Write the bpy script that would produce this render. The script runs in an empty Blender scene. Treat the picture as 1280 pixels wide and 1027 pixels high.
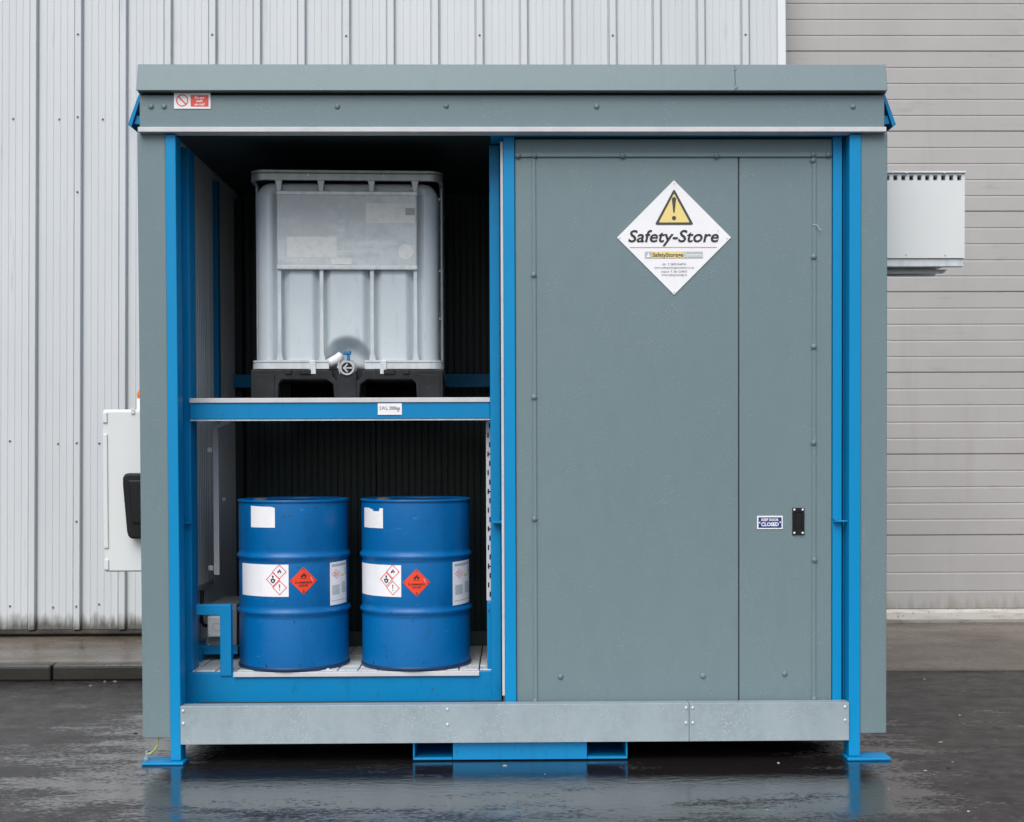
import bpy, math, random
from mathutils import Vector, Matrix
random.seed(7)
R = math.radians
S = bpy.context.scene
COL = S.collection
PI = math.pi

# ------------------------------------------------------------------ camera, sky, sun, exposure
FPX, EYE, YH, DC = 1632.0, 1.533, 562.0, 6.4      # focal length (1280 px wide), eye height, horizon row, distance to the store's front
PITCH, YAW, ROLL = R(-1.15), R(0.77), R(0.2)
cam_d = bpy.data.cameras.new('camera'); cam = bpy.data.objects.new('camera', cam_d); COL.objects.link(cam)
cam.location = (0, -DC, EYE)
cam.rotation_mode = 'XYZ'
cam.rotation_euler = (Matrix.Rotation(-YAW, 3, 'Z') @ Matrix.Rotation(PI/2 + PITCH, 3, 'X') @ Matrix.Rotation(-ROLL, 3, 'Z')).to_euler()
cam_d.sensor_width = 36; cam_d.sensor_fit = 'HORIZONTAL'; cam_d.lens = FPX/1280*36
cam_d.shift_y = (YH - 513.5)/1280 + math.tan(-PITCH)*FPX/1280
cam_d.shift_x = -math.tan(YAW)*FPX/1280
cam_d.clip_start = 0.1; cam_d.clip_end = 500
cam_d.dof.use_dof = True; cam_d.dof.focus_distance = 6.45; cam_d.dof.aperture_fstop = 3.6
S.camera = cam

W = bpy.data.worlds.new('World'); S.world = W; W.use_nodes = True
nt = W.node_tree; nt.nodes.clear()
sky = nt.nodes.new('ShaderNodeTexSky'); sky.sky_type = 'NISHITA'; sky.sun_disc = False
SUN_EL, SUN_AZ = R(52), R(196)
sky.sun_elevation = SUN_EL; sky.sun_rotation = SUN_AZ
sky.air_density = 1.0; sky.dust_density = 3.0; sky.ozone_density = 0.6; sky.altitude = 50
bg = nt.nodes.new('ShaderNodeBackground'); bg.inputs[1].default_value = 0.085
ow = nt.nodes.new('ShaderNodeOutputWorld')
nt.links.new(sky.outputs[0], bg.inputs[0]); nt.links.new(bg.outputs[0], ow.inputs[0])
sd = bpy.data.lights.new('sun', 'SUN'); sd.energy = 1.25; sd.angle = R(50); sd.color = (1, 0.985, 0.96)
sun = bpy.data.objects.new('sun', sd); COL.objects.link(sun); sun.location = (0, -3, 12)
dirv = Vector((math.sin(SUN_AZ)*math.cos(SUN_EL), math.cos(SUN_AZ)*math.cos(SUN_EL), math.sin(SUN_EL)))
sun.rotation_euler = dirv.to_track_quat('Z', 'Y').to_euler()
S.view_settings.view_transform = 'Standard'; S.view_settings.look = 'None'
S.view_settings.exposure = 0.98; S.view_settings.gamma = 1.0; S.view_settings.use_curve_mapping = False
S.render.engine = 'CYCLES'

# ------------------------------------------------------------------ helpers
def PX(px, d): return (px - 640.0)/FPX*d           # picture column at distance d -> metres across
def PZ(py, d): return EYE - (py - YH)/FPX*d        # picture row at distance d -> metres up

class MB:
    """collects simple shapes, links them as one mesh object"""
    def __init__(s): s.v = []; s.f = []; s.m = []; s.cur = 0
    def add(s, vs, fs):
        n = len(s.v); s.v += [tuple(p) for p in vs]
        for f in fs: s.f.append([n+i for i in f]); s.m.append(s.cur)
        return s
    def box(s, x0, x1, y0, y1, z0, z1):
        return s.add([(x0,y0,z0),(x1,y0,z0),(x1,y1,z0),(x0,y1,z0),(x0,y0,z1),(x1,y0,z1),(x1,y1,z1),(x0,y1,z1)],
                     [(0,3,2,1),(4,5,6,7),(0,1,5,4),(1,2,6,5),(2,3,7,6),(3,0,4,7)])
    def prism(s, poly, y0, y1):                     # polygon in x,z (counter-clockwise seen from -y) pushed from y0 to y1
        n = len(poly)
        vs = [(x, y0, z) for x, z in poly] + [(x, y1, z) for x, z in poly]
        fs = [list(range(n)), list(range(2*n-1, n-1, -1))] + [(i, n+i, n+(i+1) % n, (i+1) % n) for i in range(n)]
        return s.add(vs, fs)
    def prism_x(s, poly, x0, x1):                   # polygon in y,z
        n = len(poly)
        vs = [(x0, y, z) for y, z in poly] + [(x1, y, z) for y, z in poly]
        fs = [list(range(n-1, -1, -1)), list(range(n, 2*n))] + [(i, (i+1) % n, n+(i+1) % n, n+i) for i in range(n)]
        return s.add(vs, fs)
    def strip_z(s, prof, z0, z1):                   # open profile in x,y pulled up (a folded sheet)
        n = len(prof)
        return s.add([(x, y, z0) for x, y in prof] + [(x, y, z1) for x, y in prof], [(i, i+1, n+i+1, n+i) for i in range(n-1)])
    def strip_x(s, prof, x0, x1):                   # open profile in y,z pulled along x
        n = len(prof)
        return s.add([(x0, y, z) for y, z in prof] + [(x1, y, z) for y, z in prof], [(i, n+i, n+i+1, i+1) for i in range(n-1)])
    def tube(s, pts, r, n=10, cap=True):
        pts = [Vector(p) for p in pts]; rings = []
        rs = r if isinstance(r, (list, tuple)) else [r]*len(pts)
        up = None; base = len(s.v); vs = []
        for i, p in enumerate(pts):
            t = (pts[min(i+1, len(pts)-1)] - pts[max(i-1, 0)]).normalized()
            a = Vector((0, 0, 1)) if abs(t.z) < .9 else Vector((0, 1, 0))
            if up is None: up = (a - t*a.dot(t)).normalized()
            else: up = (up - t*up.dot(t)).normalized()
            w = t.cross(up)
            for k in range(n):
                q = 2*PI*k/n; vs.append(p + (up*math.cos(q) + w*math.sin(q))*rs[i])
        fs = []
        for i in range(len(pts)-1):
            for k in range(n):
                a, b = i*n+k, i*n+(k+1) % n; fs.append((a, b, b+n, a+n))
        if cap: fs.append(tuple(range(n-1, -1, -1))); fs.append(tuple((len(pts)-1)*n+k for k in range(n)))
        return s.add(vs, fs)
    def bar(s, secs):                               # loft of rectangles: (centre, half width x, half depth y)
        vs = []
        for (c, a, b) in secs:
            vs += [(c[0]-a, c[1]-b, c[2]), (c[0]+a, c[1]-b, c[2]), (c[0]+a, c[1]+b, c[2]), (c[0]-a, c[1]+b, c[2])]
        fs = [(3,2,1,0)]
        for i in range(len(secs)-1):
            for k in range(4): a, b = 4*i+k, 4*i+(k+1) % 4; fs.append((a, b, b+4, a+4))
        m = 4*(len(secs)-1); fs.append((m, m+1, m+2, m+3))
        return s.add(vs, fs)
    def lathe(s, c, prof, n=64):                    # profile of (radius, z) round a vertical axis
        vs = []; fs = []
        for r, z in prof:
            for k in range(n): q = 2*PI*k/n; vs.append((c[0]+r*math.sin(q), c[1]-r*math.cos(q), c[2]+z))
        for i in range(len(prof)-1):
            for k in range(n):
                a, b = i*n+k, i*n+(k+1) % n; fs.append((a, b, b+n, a+n))
        if prof[0][0] > 1e-6: fs.append(tuple(range(n-1, -1, -1)))
        if prof[-1][0] > 1e-6: fs.append(tuple((len(prof)-1)*n+k for k in range(n)))
        return s.add(vs, fs)
    def dome(s, c, r, h, n=10):                     # low rivet head facing -y
        vs = []; fs = []
        for rr, hh in ((1, 0), (.93, .4), (.65, .82), (.3, 1)):
            for k in range(n): q = 2*PI*k/n; vs.append((c[0]+r*rr*math.cos(q), c[1]-h*hh, c[2]+r*rr*math.sin(q)))
        for i in range(3):
            for k in range(n): a, b = i*n+k, i*n+(k+1) % n; fs.append((a, b, b+n, a+n))
        fs.append(tuple(3*n+k for k in range(n)))
        return s.add(vs, fs)

ORG = {}                                            # world origin of each object built
def mesh_of(mb, mats, org, smooth):
    me = bpy.data.meshes.new('mesh')
    me.from_pydata([(x-org[0], y-org[1], z-org[2]) for x, y, z in mb.v], [], mb.f)
    for m in (mats if isinstance(mats, (list, tuple)) else [mats]): me.materials.append(m)
    me.polygons.foreach_set('material_index', mb.m)
    me.update()
    if smooth:
        me.polygons.foreach_set('use_smooth', [True]*len(me.polygons))
        me.set_sharp_from_angle(angle=R(smooth))
    return me
def tag(o, label=None, cat=None, group=None, kind=None):
    if label: o['label'] = label
    if cat: o['category'] = cat
    if group: o['group'] = group
    if kind: o['kind'] = kind
    return o
def obj(name, mb, mats, parent=None, bevel=0, smooth=0, seg=2):
    xs, ys, zs = zip(*mb.v)
    c = ((min(xs)+max(xs))/2, (min(ys)+max(ys))/2, min(zs))
    o = bpy.data.objects.new(name, mesh_of(mb, mats, c, smooth)); COL.objects.link(o)
    o.data.name = name
    ORG[o.name] = c
    po = ORG[parent.name] if parent else (0, 0, 0)
    o.location = (c[0]-po[0], c[1]-po[1], c[2]-po[2])
    if parent: o.parent = parent
    if bevel:
        b = o.modifiers.new('edge', 'BEVEL'); b.width = bevel; b.segments = seg; b.limit_method = 'ANGLE'; b.angle_limit = R(40)
    return o
def empty(name, loc, label=None, cat=None, group=None, kind=None):
    o = bpy.data.objects.new(name, None); COL.objects.link(o); o.location = loc; o.empty_display_size = .2
    ORG[o.name] = tuple(loc); return tag(o, label, cat, group, kind)
def again(o, delta, parent=None):                   # another piece of the same shape
    c = o.copy(); COL.objects.link(c); c.parent = parent or o.parent
    c.location = Vector(o.location) + Vector(delta)
    ORG[c.name] = tuple(Vector(ORG[o.name]) + Vector(delta)); return c
def text2d(body, size, bold=0.0, shear=0.0, xs=1.0):
    """flat letters -> (verts2d, faces), centred on x, baseline 0"""
    cu = bpy.data.curves.new('text', 'FONT'); cu.body = body; cu.size = size; cu.align_x = 'CENTER'
    cu.offset = bold; cu.shear = shear; cu.resolution_u = 3
    o = bpy.data.objects.new('text', cu); COL.objects.link(o)
    dg = bpy.context.evaluated_depsgraph_get(); me = o.evaluated_get(dg).to_mesh()
    v = [(p.co.x*xs, p.co.y) for p in me.vertices]; f = [list(p.vertices) for p in me.polygons]
    o.evaluated_get(dg).to_mesh_clear(); bpy.data.objects.remove(o); bpy.data.curves.remove(cu)
    return v, f
def fit_text(body, width, height, bold=0.0, shear=0.0):
    v, f = text2d(body, 1.0, bold, shear)
    x0 = min(p[0] for p in v); x1 = max(p[0] for p in v); y0 = min(p[1] for p in v); y1 = max(p[1] for p in v)
    k = height/0.73
    kx = width/(x1-x0)
    return [((x-(x0+x1)/2)*kx, y*k) for x, y in v], f
def flat(mb, v2, f, x, y, z): return mb.add([(x+a, y, z+b) for a, b in v2], f)

# ------------------------------------------------------------------ materials
def mat(name, col, rough=.5, metal=0.0, var=(), bump=(), drop_glints=0.0, spec=.5, grime=None, rvar=None):
    m = bpy.data.materials.new(name); m.use_nodes = True; t = m.node_tree; N = t.nodes; L = t.links
    b = N['Principled BSDF']; b.inputs['Roughness'].default_value = rough; b.inputs['Metallic'].default_value = metal
    b.inputs['Specular IOR Level'].default_value = spec
    geo = N.new('ShaderNodeNewGeometry')
    def noise(scale, detail=4, rgh=.6, off=0.0):
        mp = N.new('ShaderNodeMapping'); L.new(geo.outputs['Position'], mp.inputs[0])
        mp.inputs['Scale'].default_value = scale if isinstance(scale, (tuple, list)) else (scale,)*3
        mp.inputs['Location'].default_value = (off, off*1.7, off*.6)
        n = N.new('ShaderNodeTexNoise'); n.inputs['Scale'].default_value = 1; n.inputs['Detail'].default_value = detail
        n.inputs['Roughness'].default_value = rgh; L.new(mp.outputs[0], n.inputs['Vector']); return n.outputs[0]
    def ramp(x, a, bb, lo=0.0, hi=1.0):
        r = N.new('ShaderNodeMapRange'); L.new(x, r.inputs[0])
        for i, q in enumerate((a, bb, lo, hi)): r.inputs[i+1].default_value = q
        return r.outputs[0]
    def mix(fac, a, c):
        x = N.new('ShaderNodeMix'); x.data_type = 'RGBA'
        if isinstance(fac, float): x.inputs[0].default_value = fac
        else: L.new(fac, x.inputs[0])
        for i, q in ((6, a), (7, c)):
            if isinstance(q, tuple): x.inputs[i].default_value = (*q, 1)
            else: L.new(q, x.inputs[i])
        return x.outputs[2]
    def mth(op, a, c):
        x = N.new('ShaderNodeMath'); x.operation = op
        for i, q in enumerate((a, c)):
            if isinstance(q, (int, float)): x.inputs[i].default_value = q
            else: L.new(q, x.inputs[i])
        return x.outputs[0]
    m['ok'] = 1
    c = tuple(col)
    for i, (sc, lo, hi, tint) in enumerate(var):    # patches of another tone
        c = mix(ramp(noise(sc, off=3.1*i), lo, hi), c, tint)
    h = None
    if drop_glints:
        vo = N.new('ShaderNodeTexVoronoi'); vo.inputs['Scale'].default_value = 70; L.new(geo.outputs['Position'], vo.inputs['Vector'])
        msk = mth('MULTIPLY', ramp(vo.outputs['Distance'], .17, .34, 1, 0), ramp(noise(7, off=9), .42, .66))
        c = mix(mth('MULTIPLY', msk, drop_glints), c, (.62, .66, .68)); h = msk  # sky glints on the raindrops painted in as paler colour
    if grime:                                       # dirt with a ragged upper edge (z0 full, z1 none)
        z0, z1, gc, amt = grime
        sp = N.new('ShaderNodeSeparateXYZ'); L.new(geo.outputs['Position'], sp.inputs[0])
        zz = mth('ADD', sp.outputs[2], mth('MULTIPLY', mth('SUBTRACT', noise((16, 16, 3), 6, .7), .5), (z1-z0)*2.6))
        c = mix(mth('MULTIPLY', ramp(zz, z0, z1, 1, 0), amt), c, gc)
    if isinstance(c, tuple): b.inputs['Base Color'].default_value = (*c, 1)
    else: L.new(c, b.inputs['Base Color'])
    if rvar: L.new(ramp(noise(rvar[0], off=5), .3, .7, rvar[1], rvar[2]), b.inputs['Roughness'])
    prev = None
    for sc, st, di in bump:
        bp = N.new('ShaderNodeBump'); bp.inputs['Strength'].default_value = st; bp.inputs['Distance'].default_value = di
        L.new(noise(sc, 5, off=1.3), bp.inputs['Height'])
        if prev: L.new(prev, bp.inputs['Normal'])
        prev = bp.outputs[0]
    if h is not None:
        bp = N.new('ShaderNodeBump'); bp.inputs['Strength'].default_value = .6; bp.inputs['Distance'].default_value = .001
        L.new(h, bp.inputs['Height'])
        if prev: L.new(prev, bp.inputs['Normal'])
        prev = bp.outputs[0]
    if prev: L.new(prev, b.inputs['Normal'])
    return m

GREY = (.135, .200, .214)
M = {}
M['grey'] = mat('grey_coated_steel', GREY, .48, var=[((1.2, 1.2, .5), .35, .75, (.142, .208, .222)), ((14, 14, 5), .5, .8, (.129, .193, .207))],
                bump=[(420, .25, .001), ((2.2, 2.2, .8), .25, .02)], drop_glints=.09)
M['grey_trim'] = mat('grey_trim', (.125, .17, .182), .45, var=[((5, 5, 5), .4, .7, (.15, .20, .215))], bump=[(300, .15, .001)])
M['strip'] = mat('pale_trim', (.55, .56, .58), .45, var=[((8, 1, 8), .45, .75, (.46, .47, .49))])
BLUE = (.0, .190, .425)
M['blue'] = mat('blue_frame_paint', BLUE, .42, var=[((3, 3, 2), .35, .75, (.0, .21, .46)), ((40, 40, 14), .62, .72, (.003, .15, .33)), ((46, 46, 12), .715, .73, (.03, .05, .07)), ((9, 9, 1.5), .6, .75, (.0, .165, .37))], bump=[(160, .12, .001)], rvar=((6, 6, 6), .34, .52), spec=.25)
M['blue_edge'] = mat('blue_door_paint', (.0, .225, .48), .42, var=[((3, 3, 2), .35, .75, (.0, .24, .50))], bump=[(160, .1, .001)], spec=.25)
M['drum'] = mat('drum_blue_paint', (.0, .110, .325), .36, var=[((3, 3, 3), .4, .75, (.0, .125, .35)), ((60, 60, 22), .67, .70, (.012, .03, .07)), ((12, 12, 50), .66, .74, (.03, .17, .40)), ((6, 6, 2), .55, .75, (.0, .088, .27)), ((35, 35, 90), .745, .76, (.25, .3, .36))],
                bump=[((5, 5, 3), .25, .02), (90, .08, .001)], rvar=((7, 7, 7), .28, .45), spec=.3)
M['drum_dark'] = mat('drum_rim', (.004, .03, .09), .45)
M['galv'] = mat('galvanised_steel', (.285, .35, .38), .42, .2, var=[((28, 28, 28), .35, .7, (.255, .31, .338)), ((5, 5, 2), .4, .7, (.315, .38, .412))], bump=[(60, .12, .002)], drop_glints=.36)
M['zinc'] = mat('zinc_tube', (.60, .65, .67), .4, .2, var=[((30, 30, 10), .4, .7, (.48, .53, .55))], bump=[(70, .1, .001)])
M['zinc_rail'] = mat('zinc_rail', (.40, .45, .475), .36, .35, var=[((30, 30, 10), .4, .7, (.31, .35, .37))], bump=[(70, .1, .001)])
M['valve'] = mat('valve_grey', (.46, .49, .50), .4, var=[((40, 40, 40), .5, .7, (.36, .38, .39))])
M['plate'] = mat('zinc_plate', (.56, .62, .64), .5, .1, var=[((14, 14, 14), .4, .65, (.46, .52, .54)), ((3, 3, 30), .5, .75, (.66, .70, .70)), ((90, 90, 30), .6, .75, (.42, .47, .49))], bump=[(50, .2, .002)])
M['lining'] = mat('shaded_lining', (.030, .052, .056), .5, var=[((2, 2, .6), .4, .8, (.025, .044, .048))])  # liner with the bay's deep shade painted into its colour
M['lit_side_lining'] = mat('lit_side_lining', (.62, .66, .68), .45, var=[((2, 2, .6), .4, .8, (.56, .60, .62))])  # same liner, paler copy: light from the opening painted in
M['heater'] = mat('heater_grey', (.17, .19, .20), .5, var=[((9, 9, 9), .4, .7, (.14, .16, .17))])
M['dark'] = mat('dark_underside_and_shade', (.03, .033, .035), .7)  # dark hidden parts, and painted shade at the roof edge
M['floor'] = mat('floor_grating', (.56, .60, .61), .5, .1, var=[((9, 9, 9), .4, .7, (.45, .49, .50)), ((40, 40, 40), .6, .75, (.2, .21, .21))], bump=[(120, .3, .002)])
M['white'] = mat('white_enamel', (.64, .68, .675), .4, var=[((2.5, 2.5, 1), .4, .8, (.61, .64, .65))], bump=[(200, .08, .001)])
M['black'] = mat('black_plastic', (.006, .007, .008), .42, var=[((9, 9, 9), .4, .7, (.011, .013, .015))], spec=.25)
M['pallet'] = mat('pallet_plastic', (.010, .012, .014), .5, var=[((11, 11, 11), .4, .75, (.020, .024, .028)), ((70, 70, 20), .66, .72, (.06, .065, .07))], spec=.3, bump=[(120, .2, .002)])
M['tank'] = mat('tank_plastic', (.58, .655, .69), .36, var=[((3, 3, 1.2), .4, .75, (.50, .565, .60)), ((26, 26, 6), .6, .78, (.43, .49, .52)), ((90, 90, 40), .68, .76, (.26, .28, .3))], bump=[((9, 9, 4), .3, .01)])
M['orange'] = mat('amber_lens', (.75, .16, .02), .25)
M['print_white'] = mat('sign_white', (.80, .81, .83), .35, var=[((12, 12, 12), .5, .8, (.74, .75, .76))])
M['print_black'] = mat('print_black', (.015, .015, .018), .5)
M['print_dark'] = mat('print_charcoal', (.045, .05, .055), .5)
M['print_yellow'] = mat('print_yellow', (.78, .62, .22), .4)
M['print_red'] = mat('print_red', (.72, .06, .04), .4)
M['print_orange'] = mat('print_orange', (.78, .055, .018), .4, var=[((30, 30, 30), .5, .8, (.66, .05, .018))])
M['print_grey'] = mat('print_grey', (.42, .45, .47), .5)
M['print_pink'] = mat('print_pink', (.62, .36, .36), .5)
M['print_navy'] = mat('print_navy', (.012, .035, .17), .4)
M['paper'] = mat('aged_paper', (.74, .76, .74), .6, var=[((25, 25, 25), .45, .7, (.64, .66, .64))])
M['film'] = mat('label_film', (.50, .55, .565), .45, var=[((18, 18, 18), .45, .7, (.57, .62, .63))])
M['paper_grey'] = mat('grey_paper', (.36, .38, .37), .6, var=[((25, 25, 25), .45, .7, (.42, .43, .42))])
M['clad'] = mat('cladding_coat', (.54, .575, .595), .5, var=[((1.6, 1.6, .35), .35, .75, (.48, .515, .535)), ((12, 12, .8), .5, .85, (.51, .54, .555)), ((20, 20, 1.2), .64, .74, (.43, .46, .48))], bump=[((4, 4, 1), .12, .01)], grime=(.20, .30, (.055, .05, .035), .9))
M['clad_dark'] = mat('flashing', (.022, .02, .018), .7, var=[((6, 6, 6), .45, .7, (.06, .05, .038))])
M['trim_white'] = mat('white_trim', (.66, .69, .71), .45)
M['screw'] = mat('screw_steel', (.12, .13, .13), .5, .5)
M['shutter'] = mat('door_panel_coat', (.385, .377, .364), .5, var=[((1.5, 1, 1.2), .35, .75, (.345, .336, .323)), ((7, 1, .7), .55, .85, (.33, .315, .305)), ((3, 3, 14), .62, .8, (.30, .29, .285))], bump=[((8, 8, 3), .15, .006)], grime=(.2, .36, (.22, .19, .15), .75))
M['seal'] = mat('door_bottom_seal', (.50, .49, .45), .5, var=[((4, 4, 30), .5, .75, (.30, .25, .18)), ((40, 40, 40), .6, .72, (.12, .09, .06))])
M['wood'] = M['clad_dark']
M['earth'] = mat('earth_wire_sleeve', (.42, .46, .10), .45, var=[((60, 60, 60), .5, .55, (.12, .30, .06))])
M['litter'] = mat('pale_scrap', (.36, .35, .31), .7)
M['rust'] = mat('brown_cap', (.11, .07, .045), .6)

def concrete(name, base, wet, streaks):
    m = mat(name, base, .5, var=[((2.2, 9, 9), .35, .7, wet), ((30, 30, 30), .55, .75, tuple(x*.6 for x in base)), ((.9, 2, 2), .45, .7, tuple(x*.75 for x in wet))]
            + ([((5.8, .15, .1), .56, .72, (.045, .036, .026))] if streaks else []),
            bump=[(70, .35, .004), ((5, 14, 5), .25, .008)], rvar=((2, 5, 3), .12, .42))
    return m
M['path'] = concrete('path_concrete', (.15, .127, .10), (.095, .078, .06), False)
M['apron'] = concrete('apron_concrete', (.15, .126, .102), (.105, .087, .069), False)
M['kerb'] = concrete('kerb_concrete', (.021, .020, .016), (.013, .0135, .011), False)

def asphalt():
    m = bpy.data.materials.new('wet_asphalt'); m.use_nodes = True; t = m.node_tree; N = t.nodes; L = t.links
    b = N['Principled BSDF']
    geo = N.new('ShaderNodeNewGeometry'); sp = N.new('ShaderNodeSeparateXYZ'); L.new(geo.outputs['Position'], sp.inputs[0])
    def noise(scale, detail=4, off=0.0, rgh=.6):
        mp = N.new('ShaderNodeMapping'); L.new(geo.outputs['Position'], mp.inputs[0]); mp.inputs['Scale'].default_value = scale
        mp.inputs['Location'].default_value = (off, off, 0)
        n = N.new('ShaderNodeTexNoise'); n.inputs['Scale'].default_value = 1; n.inputs['Detail'].default_value = detail; n.inputs['Roughness'].default_value = rgh
        L.new(mp.outputs[0], n.inputs['Vector']); return n.outputs[0]
    def ramp(x, a, bb, lo=0.0, hi=1.0):
        r = N.new('ShaderNodeMapRange'); r.interpolation_type = 'SMOOTHSTEP'; L.new(x, r.inputs[0])
        for i, q in enumerate((a, bb, lo, hi)): r.inputs[i+1].default_value = q
        return r.outputs[0]
    def mth(op, a, c=0.0):
        x = N.new('ShaderNodeMath'); x.operation = op
        for i, q in enumerate((a, c)):
            if isinstance(q, (int, float)): x.inputs[i].default_value = q
            else: L.new(q, x.inputs[i])
        return x.outputs[0]
    # the standing water lies in the dip along the front of the store
    near = mth('MULTIPLY', ramp(sp.outputs[1], -1.9, -.35), ramp(sp.outputs[1], .9, 2.2, 1, 0))
    inx = mth('MULTIPLY', ramp(sp.outputs[0], -3.2, -1.2), ramp(sp.outputs[0], 1.4, 2.4, 1, 0))
    agg = noise((230, 230, 230), 3, 0, .7)
    pud = ramp(mth('ADD', mth('ADD', mth('MULTIPLY', mth('MULTIPLY', near, inx), .37), noise((1.3, 4.2, 1), 6, 2.0, .65)), mth('MULTIPLY', mth('SUBTRACT', noise((30, 46, 30), 6, 3, .72), .5), .85)), .60, .82)
    c = N.new('ShaderNodeMix'); c.data_type = 'RGBA'; L.new(ramp(noise((1.6, 3.4, 1), 5, 7.0), .35, .68), c.inputs[0])
    c.inputs[6].default_value = (.021, .0185, .018, 1); c.inputs[7].default_value = (.033, .029, .0275, 1)
    c2 = N.new('ShaderNodeMix'); c2.data_type = 'RGBA'; L.new(ramp(agg, .55, .78), c2.inputs[0]); L.new(c.outputs[2], c2.inputs[6]); c2.inputs[7].default_value = (.065, .06, .056, 1)
    cm = N.new('ShaderNodeMix'); cm.data_type = 'RGBA'; cm.blend_type = 'MULTIPLY'; cm.inputs[0].default_value = 1.0
    cg = N.new('ShaderNodeCombineColor'); gq = ramp(noise((11, 7, 11), 8, 11.0, .8), .36, .66, .35, 1.7)
    for q in range(3): L.new(gq, cg.inputs[q])
    L.new(c2.outputs[2], cm.inputs[6]); L.new(cg.outputs[0], cm.inputs[7])
    c3 = N.new('ShaderNodeMix'); c3.data_type = 'RGBA'; L.new(pud, c3.inputs[0]); L.new(cm.outputs[2], c3.inputs[6]); c3.inputs[7].default_value = (.013, .011, .0105, 1)
    L.new(c3.outputs[2], b.inputs['Base Color'])
    rg = N.new('ShaderNodeMix'); rg.data_type = 'FLOAT'; L.new(pud, rg.inputs[0]); L.new(mth('ADD', ramp(noise((4, 7, 1), 7, 4.0, .75), .3, .7, .12, .34), ramp(sp.outputs[0], -1.2, 1.6, 0, .12)), rg.inputs[2]); rg.inputs[3].default_value = .04
    L.new(rg.outputs[0], b.inputs['Roughness'])
    L.new(ramp(pud, 0, 1, 1.42, 4.4), b.inputs['IOR'])
    b0 = N.new('ShaderNodeBump'); b0.inputs['Distance'].default_value = .012; L.new(noise((30, 24, 30), 6, 6.0, .75), b0.inputs['Height']); L.new(ramp(pud, 0, 1, .75, .03), b0.inputs['Strength'])
    b1 = N.new('ShaderNodeBump'); b1.inputs['Distance'].default_value = .004; L.new(agg, b1.inputs['Height']); L.new(ramp(pud, 0, 1, .6, .03), b1.inputs['Strength'])
    L.new(b0.outputs[0], b1.inputs['Normal'])
    b2 = N.new('ShaderNodeBump'); b2.inputs['Distance'].default_value = .01; L.new(noise((14, 30, 14), 5, 1.0), b2.inputs['Height']); L.new(ramp(pud, 0, 1, .30, .16), b2.inputs['Strength'])
    L.new(b1.outputs[0], b2.inputs['Normal']); L.new(b2.outputs[0], b.inputs['Normal'])
    return m
M['asphalt'] = asphalt()

# ------------------------------------------------------------------ the ground
g = obj('asphalt_yard', MB().add([(-120,-120,0),(120,-120,0),(120,120,0),(-120,120,0)], [(0,1,2,3)]), M['asphalt']); tag(g, kind='structure')
# pavement along the warehouse wall, behind a row of kerb stones
p = obj('concrete_path', MB().prism_x([(2.47,.02),(3.72,.02),(3.72,.126),(2.47,.108)], -12, 2.02), M['path']); tag(p, kind='structure')
k = empty('kerb', (-5, 2.41, 0), kind='structure')
kb = MB().prism_x([(2.355,.0),(2.468,.0),(2.468,.111),(2.372,.111),(2.357,.1)], -12.16, -11.255)
k0 = obj('kerb_stone', kb, M['kerb'], k, bevel=.014)
for i in range(1, 15): again(k0, (i*.9075 + random.uniform(-.004, .004), random.uniform(-.005, .005), random.uniform(-.004, .002)))
ap = obj('concrete_apron', MB().prism_x([(2.54,-.01),(3.98,-.01),(3.98,.172),(3.6,.145),(2.56,.022),(2.54,.012)], 2.035, 9), M['apron'], bevel=.004); tag(ap, kind='structure')

# ------------------------------------------------------------------ warehouse behind
WY = 3.60                                           # face of the cladding
wh = empty('warehouse', (0, WY, 0.12), 'pale ribbed metal warehouse wall with a grey sectional door on its right', 'warehouse')
RP = .343; RX0 = PX(41.5, 10.0)
def clad_profile(x, n):
    pr = []
    for i in range(n):
        a = x + i*RP
        pr += [(a-.040, WY), (a-.037, WY+.014), (a-.029, WY+.014), (a-.0225, WY-.035), (a+.0225, WY-.035), (a+.029, WY+.014), (a+.037, WY+.014), (a+.040, WY)]
        w = RP-.080; m = 5
        for q in range(1, m):
            u = a+.040+w*q/m
            pr += [(u-.004, WY), (u-.002, WY-.003), (u+.002, WY-.003), (u+.004, WY)]
    pr.append((x+n*RP-.040, WY))
    return pr
ZB, ZT = .178, 7.0
sheet = obj('cladding_sheet', MB().strip_z(clad_profile(RX0-6*RP, 3), ZB, ZT), M['clad'], wh)
for i in range(1, 7): again(sheet, (i*3*RP, 0, 0))
xe = RX0-6*RP+21*RP
X_TRIM0, X_TRIM1 = PX(979, 9.97), PX(989, 9.97)
pr = [q for q in clad_profile(xe, 3) if q[0] < X_TRIM0]
obj('cladding_sheet', MB().strip_z(pr+[(X_TRIM0+.01, WY)], ZB, ZT), M['clad'], wh)
obj('corner_trim', MB().box(X_TRIM0, X_TRIM1, WY-.042, WY+.32, .14, ZT), M['trim_white'], wh, bevel=.003)
obj('drip_flashing', MB().prism_x([(WY-.012,ZB-.012),(WY+.05,ZB+.02),(WY+.05,.124),(WY+.03,.124),(WY+.03,ZB-.03),(WY-.04,ZB-.03),(WY-.04,ZB-.016)], -9, X_TRIM0-.01), M['clad_dark'], wh)
obj('wall_core', MB().box(-9, X_TRIM0-.01, WY+.07, WY+.3, .13, ZT-.01), M['clad_dark'], wh)
sc = MB()
for row, ofs in ((PZ(40,10),0),(PZ(143,10),1),(PZ(238,10),0),(PZ(550,10),1),(PZ(648,10),0),(PZ(754,10),1)):
    for i in range(-1, 26):
        a = RX0+i*RP
        if a > X_TRIM0-.05: break
        if i % 3 == 1: sc.dome((a, WY-.035, row+random.uniform(-.01, .01)), .009, .008, 8)
        if ofs:
            sc.dome((a+RP/2+random.uniform(-.02, .02), WY-.001, row+random.uniform(-.015, .015)), .009, .008, 8)
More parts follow.
